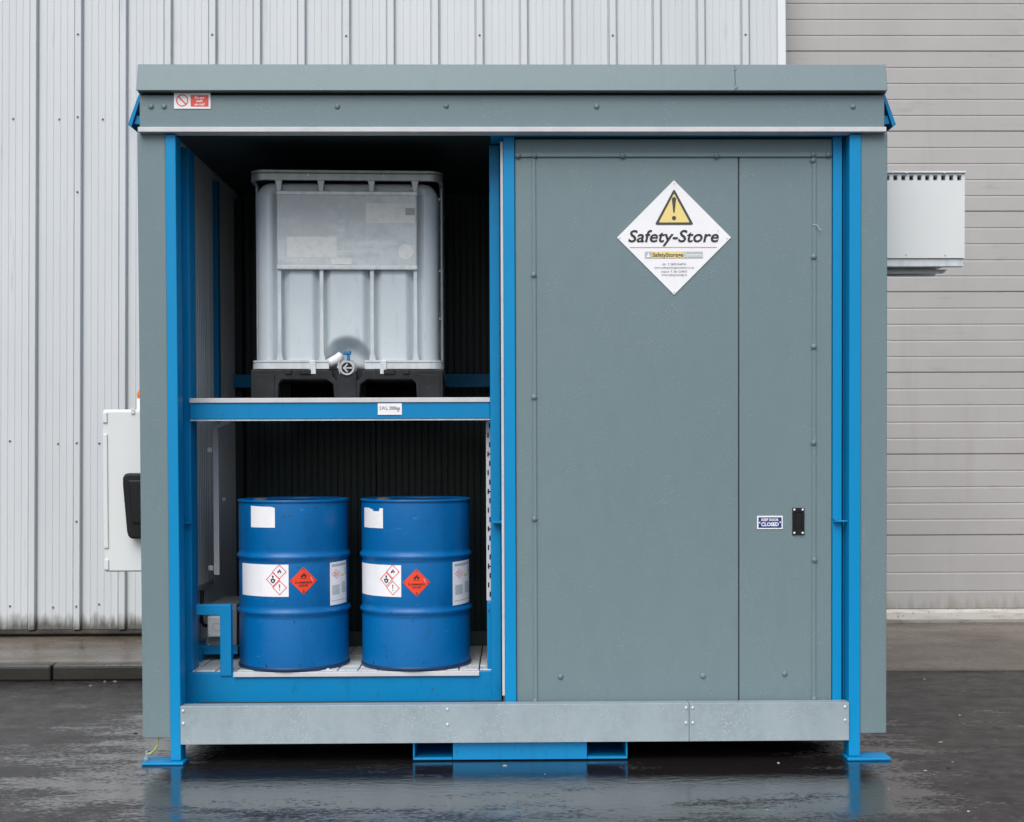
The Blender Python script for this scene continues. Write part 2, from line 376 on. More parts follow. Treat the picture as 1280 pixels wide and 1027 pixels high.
tag(obj('screws', sc, M['screw'], wh), kind='stuff')
# sectional door, recessed
DY = 3.85; DX0, DX1 = X_TRIM1-.02, 7.2
door = empty('sectional_door', (4.5, DY, .165)); door.parent = wh
door.location = (4.5, DY-WY, .165-.12)
PHT = .6415; z0 = PZ(669, DY+DC)
def sect(z, h, n):
    pr = [(DY+.04, z+.002), (DY+.004, z+.002), (DY, z+.007)]
    for i in range(1, n):
        u = z+h*i/n; pr += [(DY, u-.015), (DY+.0060, u-.003), (DY, u+.001)]
    pr += [(DY, z+h-.006), (DY+.004, z+h-.003), (DY+.04, z+h-.003)]
    return MB().strip_x(pr, DX0, DX1)
dp = obj('door_panel', sect(z0, PHT, 5), M['shutter'], door)
for i in range(1, 8): again(dp, (0, 0, i*PHT))
ZS = PZ(762, DY+DC)
obj('door_panel', sect(ZS, z0-ZS, 4), M['shutter'], door)
obj('bottom_seal', MB().prism_x([(DY-.02,ZS-.115),(DY+.03,ZS-.115),(DY+.03,ZS),(DY-.005,ZS),(DY-.03,ZS-.02),(DY-.035,ZS-.08)], DX0, DX1), M['seal'], door, bevel=.012, seg=3)
obj('door_backing', MB().box(DX0, DX1, DY+.045, DY+.1, .14, ZT-.02), M['clad_dark'], door)
obj('threshold', MB().box(DX0, DX1, DY-.03, DY+.12, .135, .162), M['clad_dark'], wh)
obj('jamb_trim', MB().box(DX1-.03, DX1+.12, WY-.042, WY+.32, .14, ZT), M['trim_white'], wh, bevel=.003)
again(sheet, (DX1+.16-(RX0-6*RP-.037), 0, 0)); again(sheet, (DX1+.16+3*RP-(RX0-6*RP-.037), 0, 0))
obj('roof_edge', MB().box(-9, DX1+2.3, WY-.12, WY+4, ZT+.003, ZT+.25), M['grey_trim'], wh)
wh.rotation_euler.x = R(-2.3)

# ------------------------------------------------------------------ the chemical storage unit
st = empty('storage_unit', (0, .95, 0), 'grey steel chemical store with blue frame, left bay open and right sliding door shut', 'storage container')
XL0, XL1, XP1 = PX(177, 6.41), PX(212, 6.41), PX(224.5, 6.4)
XR1, XR0, XRP = PX(1110.5, 6.41), PX(1077, 6.41), PX(1063, 6.4)
ZP = 3.08; YB = 2.02; LIN = -1.745
# outer insulated panels
obj('corner_panel', MB().box(XL0, XL1, .01, .16, .127, ZP), M['grey'], st, bevel=.004)
obj('corner_panel', MB().box(XR0, XR1, .01, .16, .127, ZP), M['grey'], st, bevel=.004)
obj('corner_panel_lip', MB().box(XR0+.003, XR0+.055, .06, .15, .118, .1265), M['grey_trim'], st)
for x0, x1 in ((XL0+.002, LIN-.003), (-LIN+.045, XR1-.002)):
    obj('side_panel', MB().box(x0, x1, .163, YB, .127, ZP), M['grey'], st, bevel=.003)
obj('rear_panel', MB().box(XL0, XR1, YB+.003, YB+.08, .127, ZP), M['grey'], st)
obj('roof_panel', MB().box(XL0+.01, XR1-.01, .0, YB+.06, 3.27, 3.38), M['grey'], st)
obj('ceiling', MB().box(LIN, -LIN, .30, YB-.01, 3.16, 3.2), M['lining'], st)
# roof edge
FX0, FX1 = PX(176.5, 6.35), PX(1110.5, 6.35)
XS = PX(920.5, 6.35)
z1, zt = PZ(116, 6.35), PZ(81.5, 6.35)
obj('upper_fascia', MB().prism_x([(-.05,z1),(-.008,z1),(-.008,zt),(-.020,zt)], FX0, XS-.0004), M['grey'], st, bevel=.003)
obj('upper_fascia', MB().prism_x([(-.05,z1),(-.008,z1),(-.008,zt),(-.020,zt)], XS+.0004, FX1), M['grey'], st, bevel=.003)
obj('upper_fascia', MB().box(FX0, FX0+.03, -.011, YB+.1, z1, zt), M['grey'], st, bevel=.003)
obj('upper_fascia', MB().box(FX1-.03, FX1, -.011, YB+.1, z1, zt), M['grey'], st, bevel=.003)
zs1, zs0 = PZ(161, 6.37), PZ(167, 6.37)
obj('lower_fascia', MB().box(FX0+.005, FX1-.005, -.011, .035, zs1+.001, z1-.013), M['grey'], st, bevel=.002)
obj('fascia_gap_shade', MB().box(FX0+.008, FX1-.008, .012, .034, z1-.0128, z1+.03), M['dark'], st)  # dark strip painting the shadow line under the upper fascia
obj('drip_trim', MB().box(FX0, FX1, -.03, .05, zs0, zs1), M['strip'], st, bevel=.002)
obj('roof_beam', MB().box(-.1, XR0-.003, .052, .30, 3.075, 3.26), M['blue'], st)
obj('roof_beam', MB().box(XL1+.003, -.101, .052, .20, 3.15, 3.26), M['dark'], st)  # same beam over the open bay, shade put into its colour
rv0 = obj('rivet', MB().dome((PX(195,6.39), -.0105, PZ(136,6.39)), .0145, .008), M['grey_trim'], st, smooth=50)
for px, py in ((211,136),(425,136),(747,136),(1067,136),(560,135)):
    again(rv0, (PX(px,6.39)-PX(195,6.39), 0, PZ(py,6.39)-PZ(136,6.39)))
for px, py in ((920,89),(921,113)): again(rv0, (PX(px,6.35)-PX(195,6.39), -.0395+(.030 if py < 100 else .008), PZ(py,6.35)-PZ(136,6.39)))
# folded rain-flap brackets at both ends of the roof
for s, x in ((-1, FX0), (1, FX1)):
    zt2 = z1+.01
    pl = [(x+s*.004, zt2), (x+s*.02, zt2), (x+s*.074, zt2-.146), (x+s*.056, zt2-.158)]
    pl2 = [(x+s*.002, zt2-.10), (x+s*.035, zt2-.10), (x+s*.046, zt2-.138), (x+s*.002, zt2-.140)]
    if s < 0: pl.reverse(); pl2.reverse()
    pl.reverse(); pl2.reverse()
    obj('gutter_flap', MB().prism(pl, .06, 1.95), M['blue'], st, bevel=.002)
    obj('flap_bracket', MB().prism(pl2, .075, .10), M['blue'], st)
# corner posts, feet
for x0, x1, name in ((XL1+.001, XP1, 'l'), (XRP, XR0-.001, 'r')):
    obj('corner_post', MB().box(x0, x1, 0, .099, .0155, 3.07), M['blue_edge'], st, bevel=.004)
obj('foot_plate', MB().box(PX(175,6.37), PX(227.5,6.37), -.035, .10, .001, .015), M['blue'], st, bevel=.005)
obj('foot_plate', MB().box(PX(1061,6.37), PX(1117,6.37), -.035, .10, .001, .015), M['blue'], st, bevel=.005)
for x in (XL0+.05, XR1-.2):
    obj('rear_foot', MB().box(x, x+.15, 1.8, 1.95, .0, .3), M['blue'], st)
obj('foot_stud', MB().tube([(PX(181,6.41),.02,.0155),(PX(181,6.41),.02,.062)], .006).tube([(PX(181,6.41),.02,.016),(PX(181,6.41),.02,.03)], .012, 6), M['galv'], st)
obj('chassis', MB().box(XP1+.05, XRP-.05, .25, 1.9, .115, .30).box(XP1+.05, XRP-.05, .1, .22, .2, .262), M['dark'], st)
# fork pockets under the sill
fp = MB(); xa, xb, xc, xd = (PX(v, 6.42) for v in (514.5, 564.5, 733, 784)); zf0, zf1 = .006, .108
fp.box(xb, xc, .02, 1.9, zf0, zf1)
for a, b in ((xa, xb-.001), (xc+.001, xd)):
    fp.box(a, b, .02, 1.9, zf0, zf0+.012).box(a, b, .03, 1.9, zf1-.008, zf1-.001)
fp.box(xa, xa+.009, .021, 1.89, zf0+.0125, zf1-.0085).box(xd-.009, xd, .021, 1.89, zf0+.0125, zf1-.0085)
obj('fork_pocket', fp, M['blue'], st, bevel=.003)
# galvanised sill
zk0, zk1 = PZ(928.5, 6.39), PZ(880.5, 6.39); xm = PX(861.5, 6.39)
for a, b in ((XP1+.002, xm-.001), (xm+.001, XRP-.002)):
    obj('sill_plate', MB().box(a, b, -.012, -.004, zk0, zk1).box(a, b, -.0039, .06, zk1-.006, zk1-.0005), M['galv'], st, bevel=.0015)
b0 = obj('bolt', MB().dome((XP1+.016, -.0125, zk1-.022), .008, .006, 8), M['zinc'], st, smooth=50)
for px, dz in ((229+4,-.062),(558,0),(558,-.075),(857.5,0),(866,0),(857.5,-.074),(866,-.074),(1058,0),(1058,-.066)):
    x = XP1+.016 if px == 233 else PX(px, 6.39); again(b0, (x-XP1-.016, 0, dz))
# left jamb and inner frame
obj('door_jamb', MB().box(XL1+.004, XL1+.012, .105, .30, .15, 3.07), M['blue'], st)
PL0, PL1 = PX(229, 6.7), PX(242, 6.7)
obj('frame_post', MB().box(PL0, PL1, .27, .40, .20, 3.07), M['blue'], st, bevel=.004)
obj('frame_rib', MB().box(PL0-.014, PL0-.001, .20, .30, .15, 3.07), M['blue'], st, bevel=.002)
obj('hinge_plate', MB().box(PX(224,6.6)-.004, PX(228,6.6), .195, .199, PZ(541,6.6), PZ(523,6.6)), M['zinc'], st, bevel=.001)
obj('door_stop', MB().box(PX(226,6.66), PX(241,6.66), .235, .269, PZ(652,6.66), PZ(650,6.66)), M['blue'], st)
CP0, CP1 = PX(613, 6.63), PX(626.3, 6.63)
obj('centre_post', MB().box(CP0, CP1, .22, .36, .20, 3.07), M['blue'], st, bevel=.006)
obj('door_stop', MB().box(PX(616,6.6), PX(628,6.6), .17, .219, PZ(653,6.6), PZ(650,6.6)), M['blue'], st, bevel=.002)
# bund front, deck, threshold
ZF = .412
obj('bund_front', MB().box(PL1-.06, CP0+.02, .235, .265, .10, ZF-.004), M['blue'], st, bevel=.003)
obj('threshold_strip', MB().box(PX(290.5,6.62), PX(598,6.62), .222, .262, PZ(844.5,6.62), PZ(838.8,6.62)), M['strip'], st, bevel=.002)
obj('bund_floor', MB().box(LIN, -LIN, .27, 1.95, .30, .34), M['dark'], st)
pw = .1035
def plank(x, y0, y1): return MB().box(x+.003, x+pw-.003, y0+.002, y1-.002, ZF-.03, ZF)
xg = LIN+.02
cols = [xg + i*pw for i in range(17)]
pa = obj('floor_plank', plank(cols[0], .27, .385), M['floor'], st, bevel=.002, seg=1)
pb = obj('floor_plank', plank(cols[0], .387, .74), M['floor'], st, bevel=.002, seg=1)
pc = obj('floor_plank', plank(cols[0], .742, 1.09), M['floor'], st, bevel=.002, seg=1)
for i in range(1, 16):
    for o in (pa, pb, pc): again(o, (i*pw + random.uniform(-.001, .001), 0, random.uniform(-.002, .0015)))
for i in range(5):
    obj('deck_clip', MB().box(PX(330,6.72)+i*.31, PX(330,6.72)+i*.31+.025, .29, .31, ZF, ZF+.006), M['zinc'], st)
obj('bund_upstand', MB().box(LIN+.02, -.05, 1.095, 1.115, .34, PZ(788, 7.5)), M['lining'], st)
# linings with fine vertical ribs
def rib_profile_x(x0, x1, y, step=.042):
    pr = []; x = x0
    while x < x1-.001:
        e = min(x+step, x1); pr += [(x, y), (x+.004, y-.004), (e-.008, y-.004), (e-.004, y)]; x = e
    return pr
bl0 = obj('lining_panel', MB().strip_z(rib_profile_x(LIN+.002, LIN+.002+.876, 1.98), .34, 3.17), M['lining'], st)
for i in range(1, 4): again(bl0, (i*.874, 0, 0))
def rib_profile_y(y0, y1, x, s, step=.042):
    pr = []; y = y0
    while y < y1-.001:
        e = min(y+step, y1); pr += [(x, y), (x+s*.010, y+.010), (x+s*.010, e-.014), (x, e-.006)]; y = e
    return pr
ll = rib_profile_y(.30, 1.13, LIN, 1); obj('lining_panel', MB().strip_z(ll, .345, 3.17), M['lit_side_lining'], st)
ll = rib_profile_y(1.135, 1.98, LIN, 1); obj('lining_panel', MB().strip_z(ll, .345, 3.17), M['lit_side_lining'], st)
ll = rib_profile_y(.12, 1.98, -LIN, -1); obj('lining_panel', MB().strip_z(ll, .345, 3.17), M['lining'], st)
obj('rear_post', MB().box(LIN+.011, LIN+.04, 1.24, 1.29, 1.75, 3.1), M['blue'], st)
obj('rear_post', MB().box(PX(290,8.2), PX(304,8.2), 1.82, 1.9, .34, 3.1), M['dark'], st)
obj('stop_beam', MB().box(LIN+.02, -.02, 1.73, 1.79, PZ(484,8.15), PZ(468,8.15)), M['blue'], st)
# shelf
SZ = PZ(497, 6.65)
obj('shelf_beam', MB().box(PL1+.001, CP0-.001, .25, .30, PZ(522,6.65), PZ(503,6.65)), M['blue'], st, bevel=.003)
obj('shelf_edge', MB().box(PL1+.001, CP0-.001, .243, .305, PZ(503,6.65)+.0005, SZ), M['strip'], st, bevel=.002)
obj('beam_trim', MB().box(PL1+.001, CP0-.001, .255, .30, PZ(524,6.65), PZ(522,6.65)-.0005), M['zinc'], st)
SD = SZ-.03
sp0 = obj('shelf_plank', MB().box(PL1+.003, PL1+.003+.146, .308, 1.72, SD-.03, SD), M['floor'], st)
for i in range(1, 10): again(sp0, (i*.1495, 0, 0))
# slotted racking upright on the right of the lower bay
u0, u1 = PX(607.3, 6.7), PX(615.5, 6.7)
obj('rack_upright', MB().box(u0, u1, .365, .40, PZ(752,6.7), PZ(525,6.7)), M['strip'], st, bevel=.002)
obj('upright_foot', MB().box(PX(608,6.66), PX(618.5,6.66), .28, .362, ZF-.05, PZ(752,6.68)), M['blue'], st, bevel=.003)
sl = MB(); zz = PZ(531, 6.7); i = 0
while zz > PZ(748, 6.7):
    xx = u0+(.0105 if i % 2 else .019)
    sl.box(xx-.0035, xx+.0035, .3635, .3655, zz-.013, zz+.013)
    if i % 4 == 3: sl.box(xx, u1-.001, .3633, .3656, zz-.004, zz+.003)
    zz -= .0485; i += 1
tag(obj('upright_slots', sl, M['black'], st), kind='stuff')
# guard frame round the heater
ga, gb, gc = PX(244.5, 6.62), PX(274, 6.62), PX(288, 6.62)
gt, gm = PZ(753.5, 6.62), PZ(766.5, 6.62)
obj('guard_frame', MB().prism([(gb, ZF-.02), (gc, ZF-.02), (gc, gt), (ga, gt), (ga, gm), (gb-.008, gm), (gb, gm-.008)], .226, .27), M['blue'], st, bevel=.003)
# galvanised conduit rail on the left lining
r0, r1 = PX(268, 7.2), PX(275, 7.2); ra = (r0+r1)/2
obj('conduit_rail', MB().box(r0, r1, .79, .81, PZ(716,7.2), PZ(533,7.2)).prism([(r0, PZ(533,7.2)+.0005), (r1, PZ(533,7.2)+.0005), (PX(291,7.2), PZ(526,7.2)), (PX(284,7.2), PZ(521,7.2))], .79, .81), M['trim_white'], st, bevel=.002)
obj('rail_clip', MB().box(PX(262,7.2), PX(267.5,7.2), .78, .80, PZ(563,7.2), PZ(557,7.2)).box(PX(262,7.2), PX(267.5,7.2), .78, .80, PZ(710,7.2), PZ(704,7.2)), M['print_white'], st)
obj('side_rail', MB().box(LIN+.006, LIN+.03, .45, 1.1, .775, .80), M['zinc'], st)
obj('wall_stud', MB().tube([(PX(279,7.4),1.0,PZ(622,7.4)),(PX(283,7.4),1.0,PZ(622,7.4))], .012, 8), M['print_white'], st)
# the shut sliding door
DD = 6.48; dy = DD-DC
dx0, dxs, dx1 = PX(645, DD), PX(924.2, DD), PX(1041, DD); dz0, dz1 = .262, PZ(176, DD); zr = PZ(197, DD)
obj('door_leaf', MB().box(dx0, dxs-.003, dy, dy+.05, dz0, zr), M['grey'], st, bevel=.003)
obj('door_leaf', MB().box(dxs+.003, dx1, dy, dy+.05, dz0, zr), M['grey'], st, bevel=.003)
obj('door_core', MB().box(dxs-.0029, dxs+.0029, dy+.008, dy+.045, dz0, zr-.01), M['dark'], st)
obj('door_head', MB().box(dx0, dx1, dy+.002, dy+.05, zr+.001, dz1), M['grey'], st, bevel=.003)
obj('head_trim', MB().box(dx0, dx1-.002, dy-.010, dy-.0005, PZ(199,DD), PZ(193,DD)), M['grey'], st, bevel=.004)
for a, b in ((666, 671), (1016, 1021)):
    obj('door_trim', MB().box(PX(a,DD), PX(b,DD), dy-.007, dy-.0005, dz0+.002, PZ(199.3,DD)), M['grey'], st, bevel=.004)
for px, py in ((649,197),(669,197),(779,197),(896,197),(1017,196),(1036,196),(1017,203),(668,345),(668,497),(668,648),(668,877),(1018,323),(1018,435),(1018,554),(1019,701),(1019,876),(700,846),(879,846),(982,844)):
    again(rv0, (PX(px,DD)-PX(195,6.39), dy+.0105-(.0105 if py < 200 else .0075 if px in (668, 1018, 1019, 1017) else .001), PZ(py,DD)-PZ(136,6.39)))
obj('wire_scrap', MB().tube([(PX(1016,DD),dy-.008,PZ(283,DD)),(PX(1022,DD),dy-.014,PZ(284,DD)),(PX(1024,DD),dy-.012,PZ(288,DD)),(PX(1027,DD),dy-.016,PZ(290,DD))], .0015, 6), M['strip'], st)
obj('door_stile', MB().box(PX(630.7,DD), dx0-.002, dy-.012, dy+.05, dz0, PZ(170,DD)), M['blue_edge'], st, bevel=.003)
obj('door_stile', MB().box(dx1+.002, PX(1053,DD), dy-.012, dy+.05, dz0, PZ(170,DD)), M['blue_edge'], st, bevel=.003)
obj('door_seal', MB().box(PX(626.9,6.5), PX(630.4,6.5), dy+.008, dy+.03, .31, PZ(180,6.5)), M['strip'], st, bevel=.002)
obj('rear_door', MB().box(PX(628.5,6.56), PX(1052,6.56), .135, .18, .265, 3.07), M['grey'], st)
obj('right_jamb', MB().box(PX(1054,6.52), PX(1064,6.52), .102, .30, .265, 3.07), M['blue'], st)
obj('door_stop', MB().box(PX(1043,6.46), PX(1064,6.46), .035, .065, PZ(653,6.46), PZ(651,6.46)).box(PX(1043,6.46), PX(1047,6.46), .035, .065, PZ(650.8,6.46), PZ(648,6.46)), M['blue_edge'], st, bevel=.002)
# flush handle
hx0, hx1, hz0, hz1 = PX(991.3,DD), PX(1006.3,DD), PZ(669,DD), PZ(635.3,DD)
hd = obj('door_handle', MB().box(hx0, hx1, dy-.008, dy-.0005, hz1-.02, hz1).box(hx0, hx1, dy-.008, dy-.0005, hz0, hz0+.02)
         .box(hx0, hx0+.012, dy-.0081, dy-.0005, hz0+.0205, hz1-.0205).box(hx1-.012, hx1, dy-.0081, dy-.0005, hz0+.0205, hz1-.0205)
         .box(hx0+.0125, hx1-.0125, dy-.003, dy-.0006, hz0+.021, hz1-.021), M['black'], st, bevel=.003)
hs = obj('screw', MB().dome((hx0+.009, dy-.0085, hz1-.009), .0055, .003, 10), M['print_white'], hd)
again(hs, (hx1-hx0-.018, 0, 0)); again(hs, (0, 0, hz0-hz1+.018)); again(hs, (hx1-hx0-.018, 0, hz0-hz1+.018))

# earth wire from the corner panel to the foot
tag(obj('earth_wire', MB().tube([(PX(196,6.44),.05,.125),(PX(195.6,6.44),.05,.105),(PX(194,6.43),.045,.082),(PX(190.5,6.42),.03,.062),(PX(186,6.41),.022,.05),(PX(181.5,6.41),.02,.045)], .0042, 8), M['earth'], smooth=60),
    'thin green and yellow earth wire curving down to the left foot plate', 'wire')

# ------------------------------------------------------------------ signs
ys = dy-.0045
def dia(cx, cz, h, w=None): w = w or h; return [(cx-w, cz), (cx, cz-h), (cx+w, cz), (cx, cz+h)]
def ring(mb, outer, inner, y):                      # flat frame between two outlines
    n = len(outer); return mb.add([(x, y, z) for x, z in outer]+[(x, y, z) for x, z in inner], [(i, (i+1) % n, n+(i+1) % n, n+i) for i in range(n)])
def poly(mb, pts, y): return mb.add([(x, y, z) for x, z in pts], [list(range(len(pts)))])
def circ(cx, cz, r, n=24): return [(cx+r*math.cos(2*PI*i/n), cz+r*math.sin(2*PI*i/n)) for i in range(n)]
cx, cz = PX(843.3, 6.475), PZ(298.5, 6.475); h = 71.3/FPX*6.475
ds = obj('warning_sign', MB().prism(dia(cx, cz, h), ys, ys+.003), M['print_white'], bevel=.0008)
tag(ds, 'white diamond sign with yellow warning triangle reading Safety-Store on grey door', 'sign')
T = lambda px: PX(px, 6.475)
Z = lambda py: PZ(py, 6.475)
def rtri(k, n=5, r=.008):                           # rounded triangle, grown by k
    A = [(T(819.2)-k*1.7, Z(282.6)-k), (T(867.8)+k*1.7, Z(282.6)-k), (T(843.3), Z(237.8)+k*2)]; out = []
    for i in range(3):
        p, q, s = Vector(A[i-1]), Vector(A[i]), Vector(A[(i+1) % 3])
        a = q+(p-q).normalized()*r*1.6; b = q+(s-q).normalized()*r*1.6
        for t in range(n+1):
            u = t/n; out.append(tuple(a*(1-u)**2+q*2*u*(1-u)+b*u*u))
    return out
y1, y2, y3 = ys-.0012, ys-.0020, ys-.0028
o1 = rtri(0); o2 = rtri(-.0115, r=.004)
tr = MB(); poly(tr, o2, y1); obj('yellow_triangle', tr, M['print_yellow'], ds)
tr = MB(); ring(tr, o1, o2, y2)
ex = (T(843.2))
pts = []
for t in range(9): q = PI*t/8; pts.append((ex+.0105*math.cos(q), Z(250.8)+.0105*math.sin(q)))
for t in range(9): q = PI+PI*t/8; pts.append((ex+.0036*math.cos(q), Z(267)+.0036*math.sin(q)))
poly(tr, pts, y2); poly(tr, circ(ex, Z(274.3), .0105), y2)
obj('triangle_border', tr, M['print_dark'], ds)
lt = MB(); v, f = fit_text('Safety-Store', 113/FPX*6.475, 15.4/FPX*6.475, .016, .20); flat(lt, v, f, T(842.6), y2, Z(303.9))
v, f = fit_text('®', .006, .006); flat(lt, v, f, T(898.5), y2, Z(291.2))
obj('lettering', lt, M['print_black'], ds)
obj('red_rule', MB().prism([(T(788),Z(310.8)),(T(897),Z(310.8)),(T(897),Z(310.1)),(T(788),Z(310.1))], y2, y1), M['print_pink'], ds)
ls = MB(); poly(ls, [(T(806.8),Z(324.3)),(T(879.2),Z(324.3)),(T(879.2),Z(316)),(T(806.8),Z(316))], y1); obj('logo_strip', ls, M['print_grey'], ds)
ls = MB(); poly(ls, [(T(815.8),Z(323.9)),(T(855,),Z(323.9)),(T(855),Z(316.4)),(T(815.8),Z(316.4))], y2); obj('logo_panel', ls, M['print_yellow'], ds)
ls = MB(); v, f = fit_text('SafetyStorage', 38/FPX*6.475, 5.2/FPX*6.475, .02); flat(ls, v, f, T(835.4), y3, Z(322.4))
for i, (s, w, py) in enumerate((('UK:  T. 0870 0340754', 30, 332.6), ('www.safetystoragesystems.co.uk', 50, 336.8), ('Ireland  T. 061 229955', 32, 341.8), ('www.safetystorage.ie', 32, 345.8))):
    v, f = fit_text(s, w/FPX*6.475, 2.3/FPX*6.475, .0); flat(ls, v, f, T(843.2), y3, Z(py))
tag(obj('small_print', ls, M['print_dark'], ds), kind='stuff')
ls = MB(); v, f = fit_text('Systems', 22/FPX*6.475, 5.2/FPX*6.475, .015); flat(ls, v, f, T(867.2), y3, Z(322.4))
poly(ls, [(T(808.5),Z(323.3)),(T(813.8),Z(323.3)),(T(811.2),Z(317))], y3)
obj('logo_word', ls, M['print_white'], ds)
sm = MB()
for px, py in ((843.5,231.5),(775.5,298.8),(909.5,299.5),(843.5,366.5)): sm.dome((T(px), y1, Z(py)), .0035, .002, 8)
obj('fixing_screws', sm, M['zinc'], ds)

d2 = DD; T2 = lambda px: PX(px, d2); Z2 = lambda py: PZ(py, d2)
kd = obj('door_sign', MB().box(T2(947), T2(979.3), dy-.0035, dy-.0005, Z2(661.8), Z2(645.2)), M['print_white'], bevel=.0006)
tag(kd, 'small blue and white sign reading KEEP DOOR CLOSED beside the black handle', 'sign')
b = MB(); poly(b, [(T2(948.7),Z2(660.2)),(T2(977.7),Z2(660.2)),(T2(977.7),Z2(647)),(T2(948.7),Z2(647))], dy-.0043); obj('blue_field', b, M['print_navy'], kd)
b = MB(); v, f = fit_text('KEEP DOOR', 21.5/FPX*d2, 3.2/FPX*d2, .03); flat(b, v, f, T2(963.1), dy-.005, Z2(651.6))
v, f = fit_text('CLOSED', 22/FPX*d2, 4.6/FPX*d2, .035); flat(b, v, f, T2(963.1), dy-.005, Z2(657.9))
poly(b, circ(T2(950.3), Z2(653.6), .0038, 10), dy-.005); poly(b, circ(T2(976), Z2(653.2), .0038, 10), dy-.005)
obj('lettering', b, M['print_white'], kd)

d3 = 6.385; T3 = lambda px: PX(px+5, d3); Z3 = lambda py: PZ(py, d3); yy = -.0145
rs = obj('roof_sign', MB().box(T3(218), T3(263.2), yy, yy+.003, Z3(138.6), Z3(118.8)), M['print_white'], bevel=.0006)
tag(rs, 'small red and white prohibition sign about not walking on roof, at top left fascia', 'sign')
b = MB(); ring(b, circ(T3(228.2), Z3(128.4), .0295), circ(T3(228.2), Z3(128.4), .0243), yy-.0008)
q = .0172; w = .0022; c0, c1 = T3(228.2), Z3(128.4)
poly(b, [(c0-q-w, c1+q-w), (c0+q-w, c1-q-w), (c0+q+w, c1-q+w), (c0-q+w, c1+q+w)], yy-.0014)
poly(b, [(T3(238.6),Z3(136)),(T3(260.7),Z3(136)),(T3(260.7),Z3(121.8)),(T3(238.6),Z3(121.8))], yy-.0008); obj('red_print', b, M['print_red'], rs)
b = MB()
for s, w, py in (('Do not', 11.8, 126.4), ('walk', 8.6, 130.5), ('on roof', 12.5, 134.6)):
    v, f = fit_text(s, w/FPX*d3, 3.1/FPX*d3, .03); flat(b, v, f, T3(249.7), yy-.0016, Z3(py))
obj('lettering', b, M['print_white'], rs)

d4 = 6.647; T4 = lambda px: PX(px, d4); Z4 = lambda py: PZ(py, d4)
sw = obj('load_plate', MB().box(T4(473), T4(503), .2455, .2485, Z4(517.2), Z4(504.2)), M['print_white'], bevel=.0006)
tag(sw, 'small white load plate reading S.W.L. 2000kgs on the blue shelf beam', 'sign')
b = MB(); v, f = fit_text('S.W.L. 2000kgs', 25.5/FPX*d4, 4.2/FPX*d4, .012); flat(b, v, f, T4(488), .2447, Z4(512)); obj('lettering', b, M['print_dark'], sw)

# ------------------------------------------------------------------ fittings on the outside of the store
d = 6.9; cb = empty('control_cabinet', (-2.0, .62, PZ(712,d)), 'white electrical cabinet with black handle box on the left side of the store', 'electrical cabinet')
xa, xb = PX(131, d), XL0-.002; zc0, zc1 = PZ(712, d), PZ(510.5, d)
obj('cabinet_body', MB().box(xa, xb, .52, .76, zc0, zc1), M['white'], cb, bevel=.004)
obj('cabinet_door', MB().box(xa+.003, xb, .495, .518, zc0+.006, zc1-.006), M['white'], cb, bevel=.004)
for a, b in ((513, 526), (540, 682), (696, 709)):
    obj('door_hinge', MB().box(xa+.004, xa+.027, .487, .4945, PZ(b,d), PZ(a,d)), M['white'], cb, bevel=.003)
obj('gland', MB().box(PX(167,d), PX(171.5,d), .488, .4945, PZ(515,d), PZ(509,d)), M['zinc'], cb, bevel=.001)
hp = [(162.5,590),(160,594),(160,603),(164.5,660),(166,666),(169,669.5),(190,669.5),(190,588.5),(166,588.5)]
hb = obj('handle_box', MB().prism([(PX(a,d), PZ(b,d)) for a, b in hp], .425, .494), M['black'], cb, bevel=.012, seg=3)
obj('handle_lid', MB().prism([(PX(a,d), PZ(b,d)) for a, b in ((168,600),(168,597),(190,597),(190,650),(172,650))], .412, .4245), M['black'], hb, bevel=.006)
bc = empty('beacon', (PX(177.8,6.95), .6, zc1), 'orange warning beacon with white base on top of the left cabinet', 'beacon')
obj('beacon_base', MB().lathe((PX(177.8,6.95), .6, zc1), [(.03,.0),(.03,.055),(.027,.06)], 20), M['print_white'], bc, smooth=40)
obj('beacon_lens', MB().lathe((PX(177.8,6.95), .6, zc1+.061), [(.026,0),(.028,.006),(.028,.028),(.022,.043),(.008,.05)], 20), M['orange'], bc, smooth=50)

vb = empty('ventilation_box', (2.1, .75, 2.5), 'white metal box with square vent holes bracketed to the right side of the store', 'vent box')
va, vx = XR1+.002, PX(1207.5, d); vz0, vz1 = PZ(324.5, d), PZ(216.5, d); zh0, zh1 = PZ(227.6,d), PZ(221.2,d)
obj('box_lid', MB().box(va, vx+.003, .488, .96, PZ(218.8,d), vz1), M['white'], vb, bevel=.002)
bb = MB().box(va, vx, .50, .95, vz0, zh0).box(va, vx, .50, .95, zh1, PZ(218.8,d)-.0005)
hx = [1107.8+i*10.02 for i in range(10)]; prev = va
for px in hx:
    a, b = PX(px, d)-.0005, PX(px+5.2, d)
    if a > prev: bb.box(prev, a, .50, .53, zh0, zh1)
    prev = b
bb.box(prev, vx, .50, .53, zh0, zh1)
bb.box(va, vx, .56, .95, zh0+.0005, zh1-.0005)
obj('box_shell', bb, [M['white']], vb)
obj('vent_mesh', MB().box(va, vx-.01, .552, .558, zh0+.001, zh1-.001), M['black'], vb)
mm = MB()
for px in hx: a = PX(px+2.6, d); mm.box(a-.0012, a+.0012, .535, .538, zh0, zh1)
mm.box(va, vx-.02, .539, .541, (zh0+zh1)/2-.0012, (zh0+zh1)/2+.0012)
obj('vent_bars', mm, M['zinc'], vb)
sm = MB()
for px, py in ((1133.5,219),(1181,219),(1134,320),(1183,321)): sm.dome((PX(px,d), .4875 if py < 300 else .4995, PZ(py,d)), .005, .003, 8)
obj('screws', sm, M['zinc'], vb)
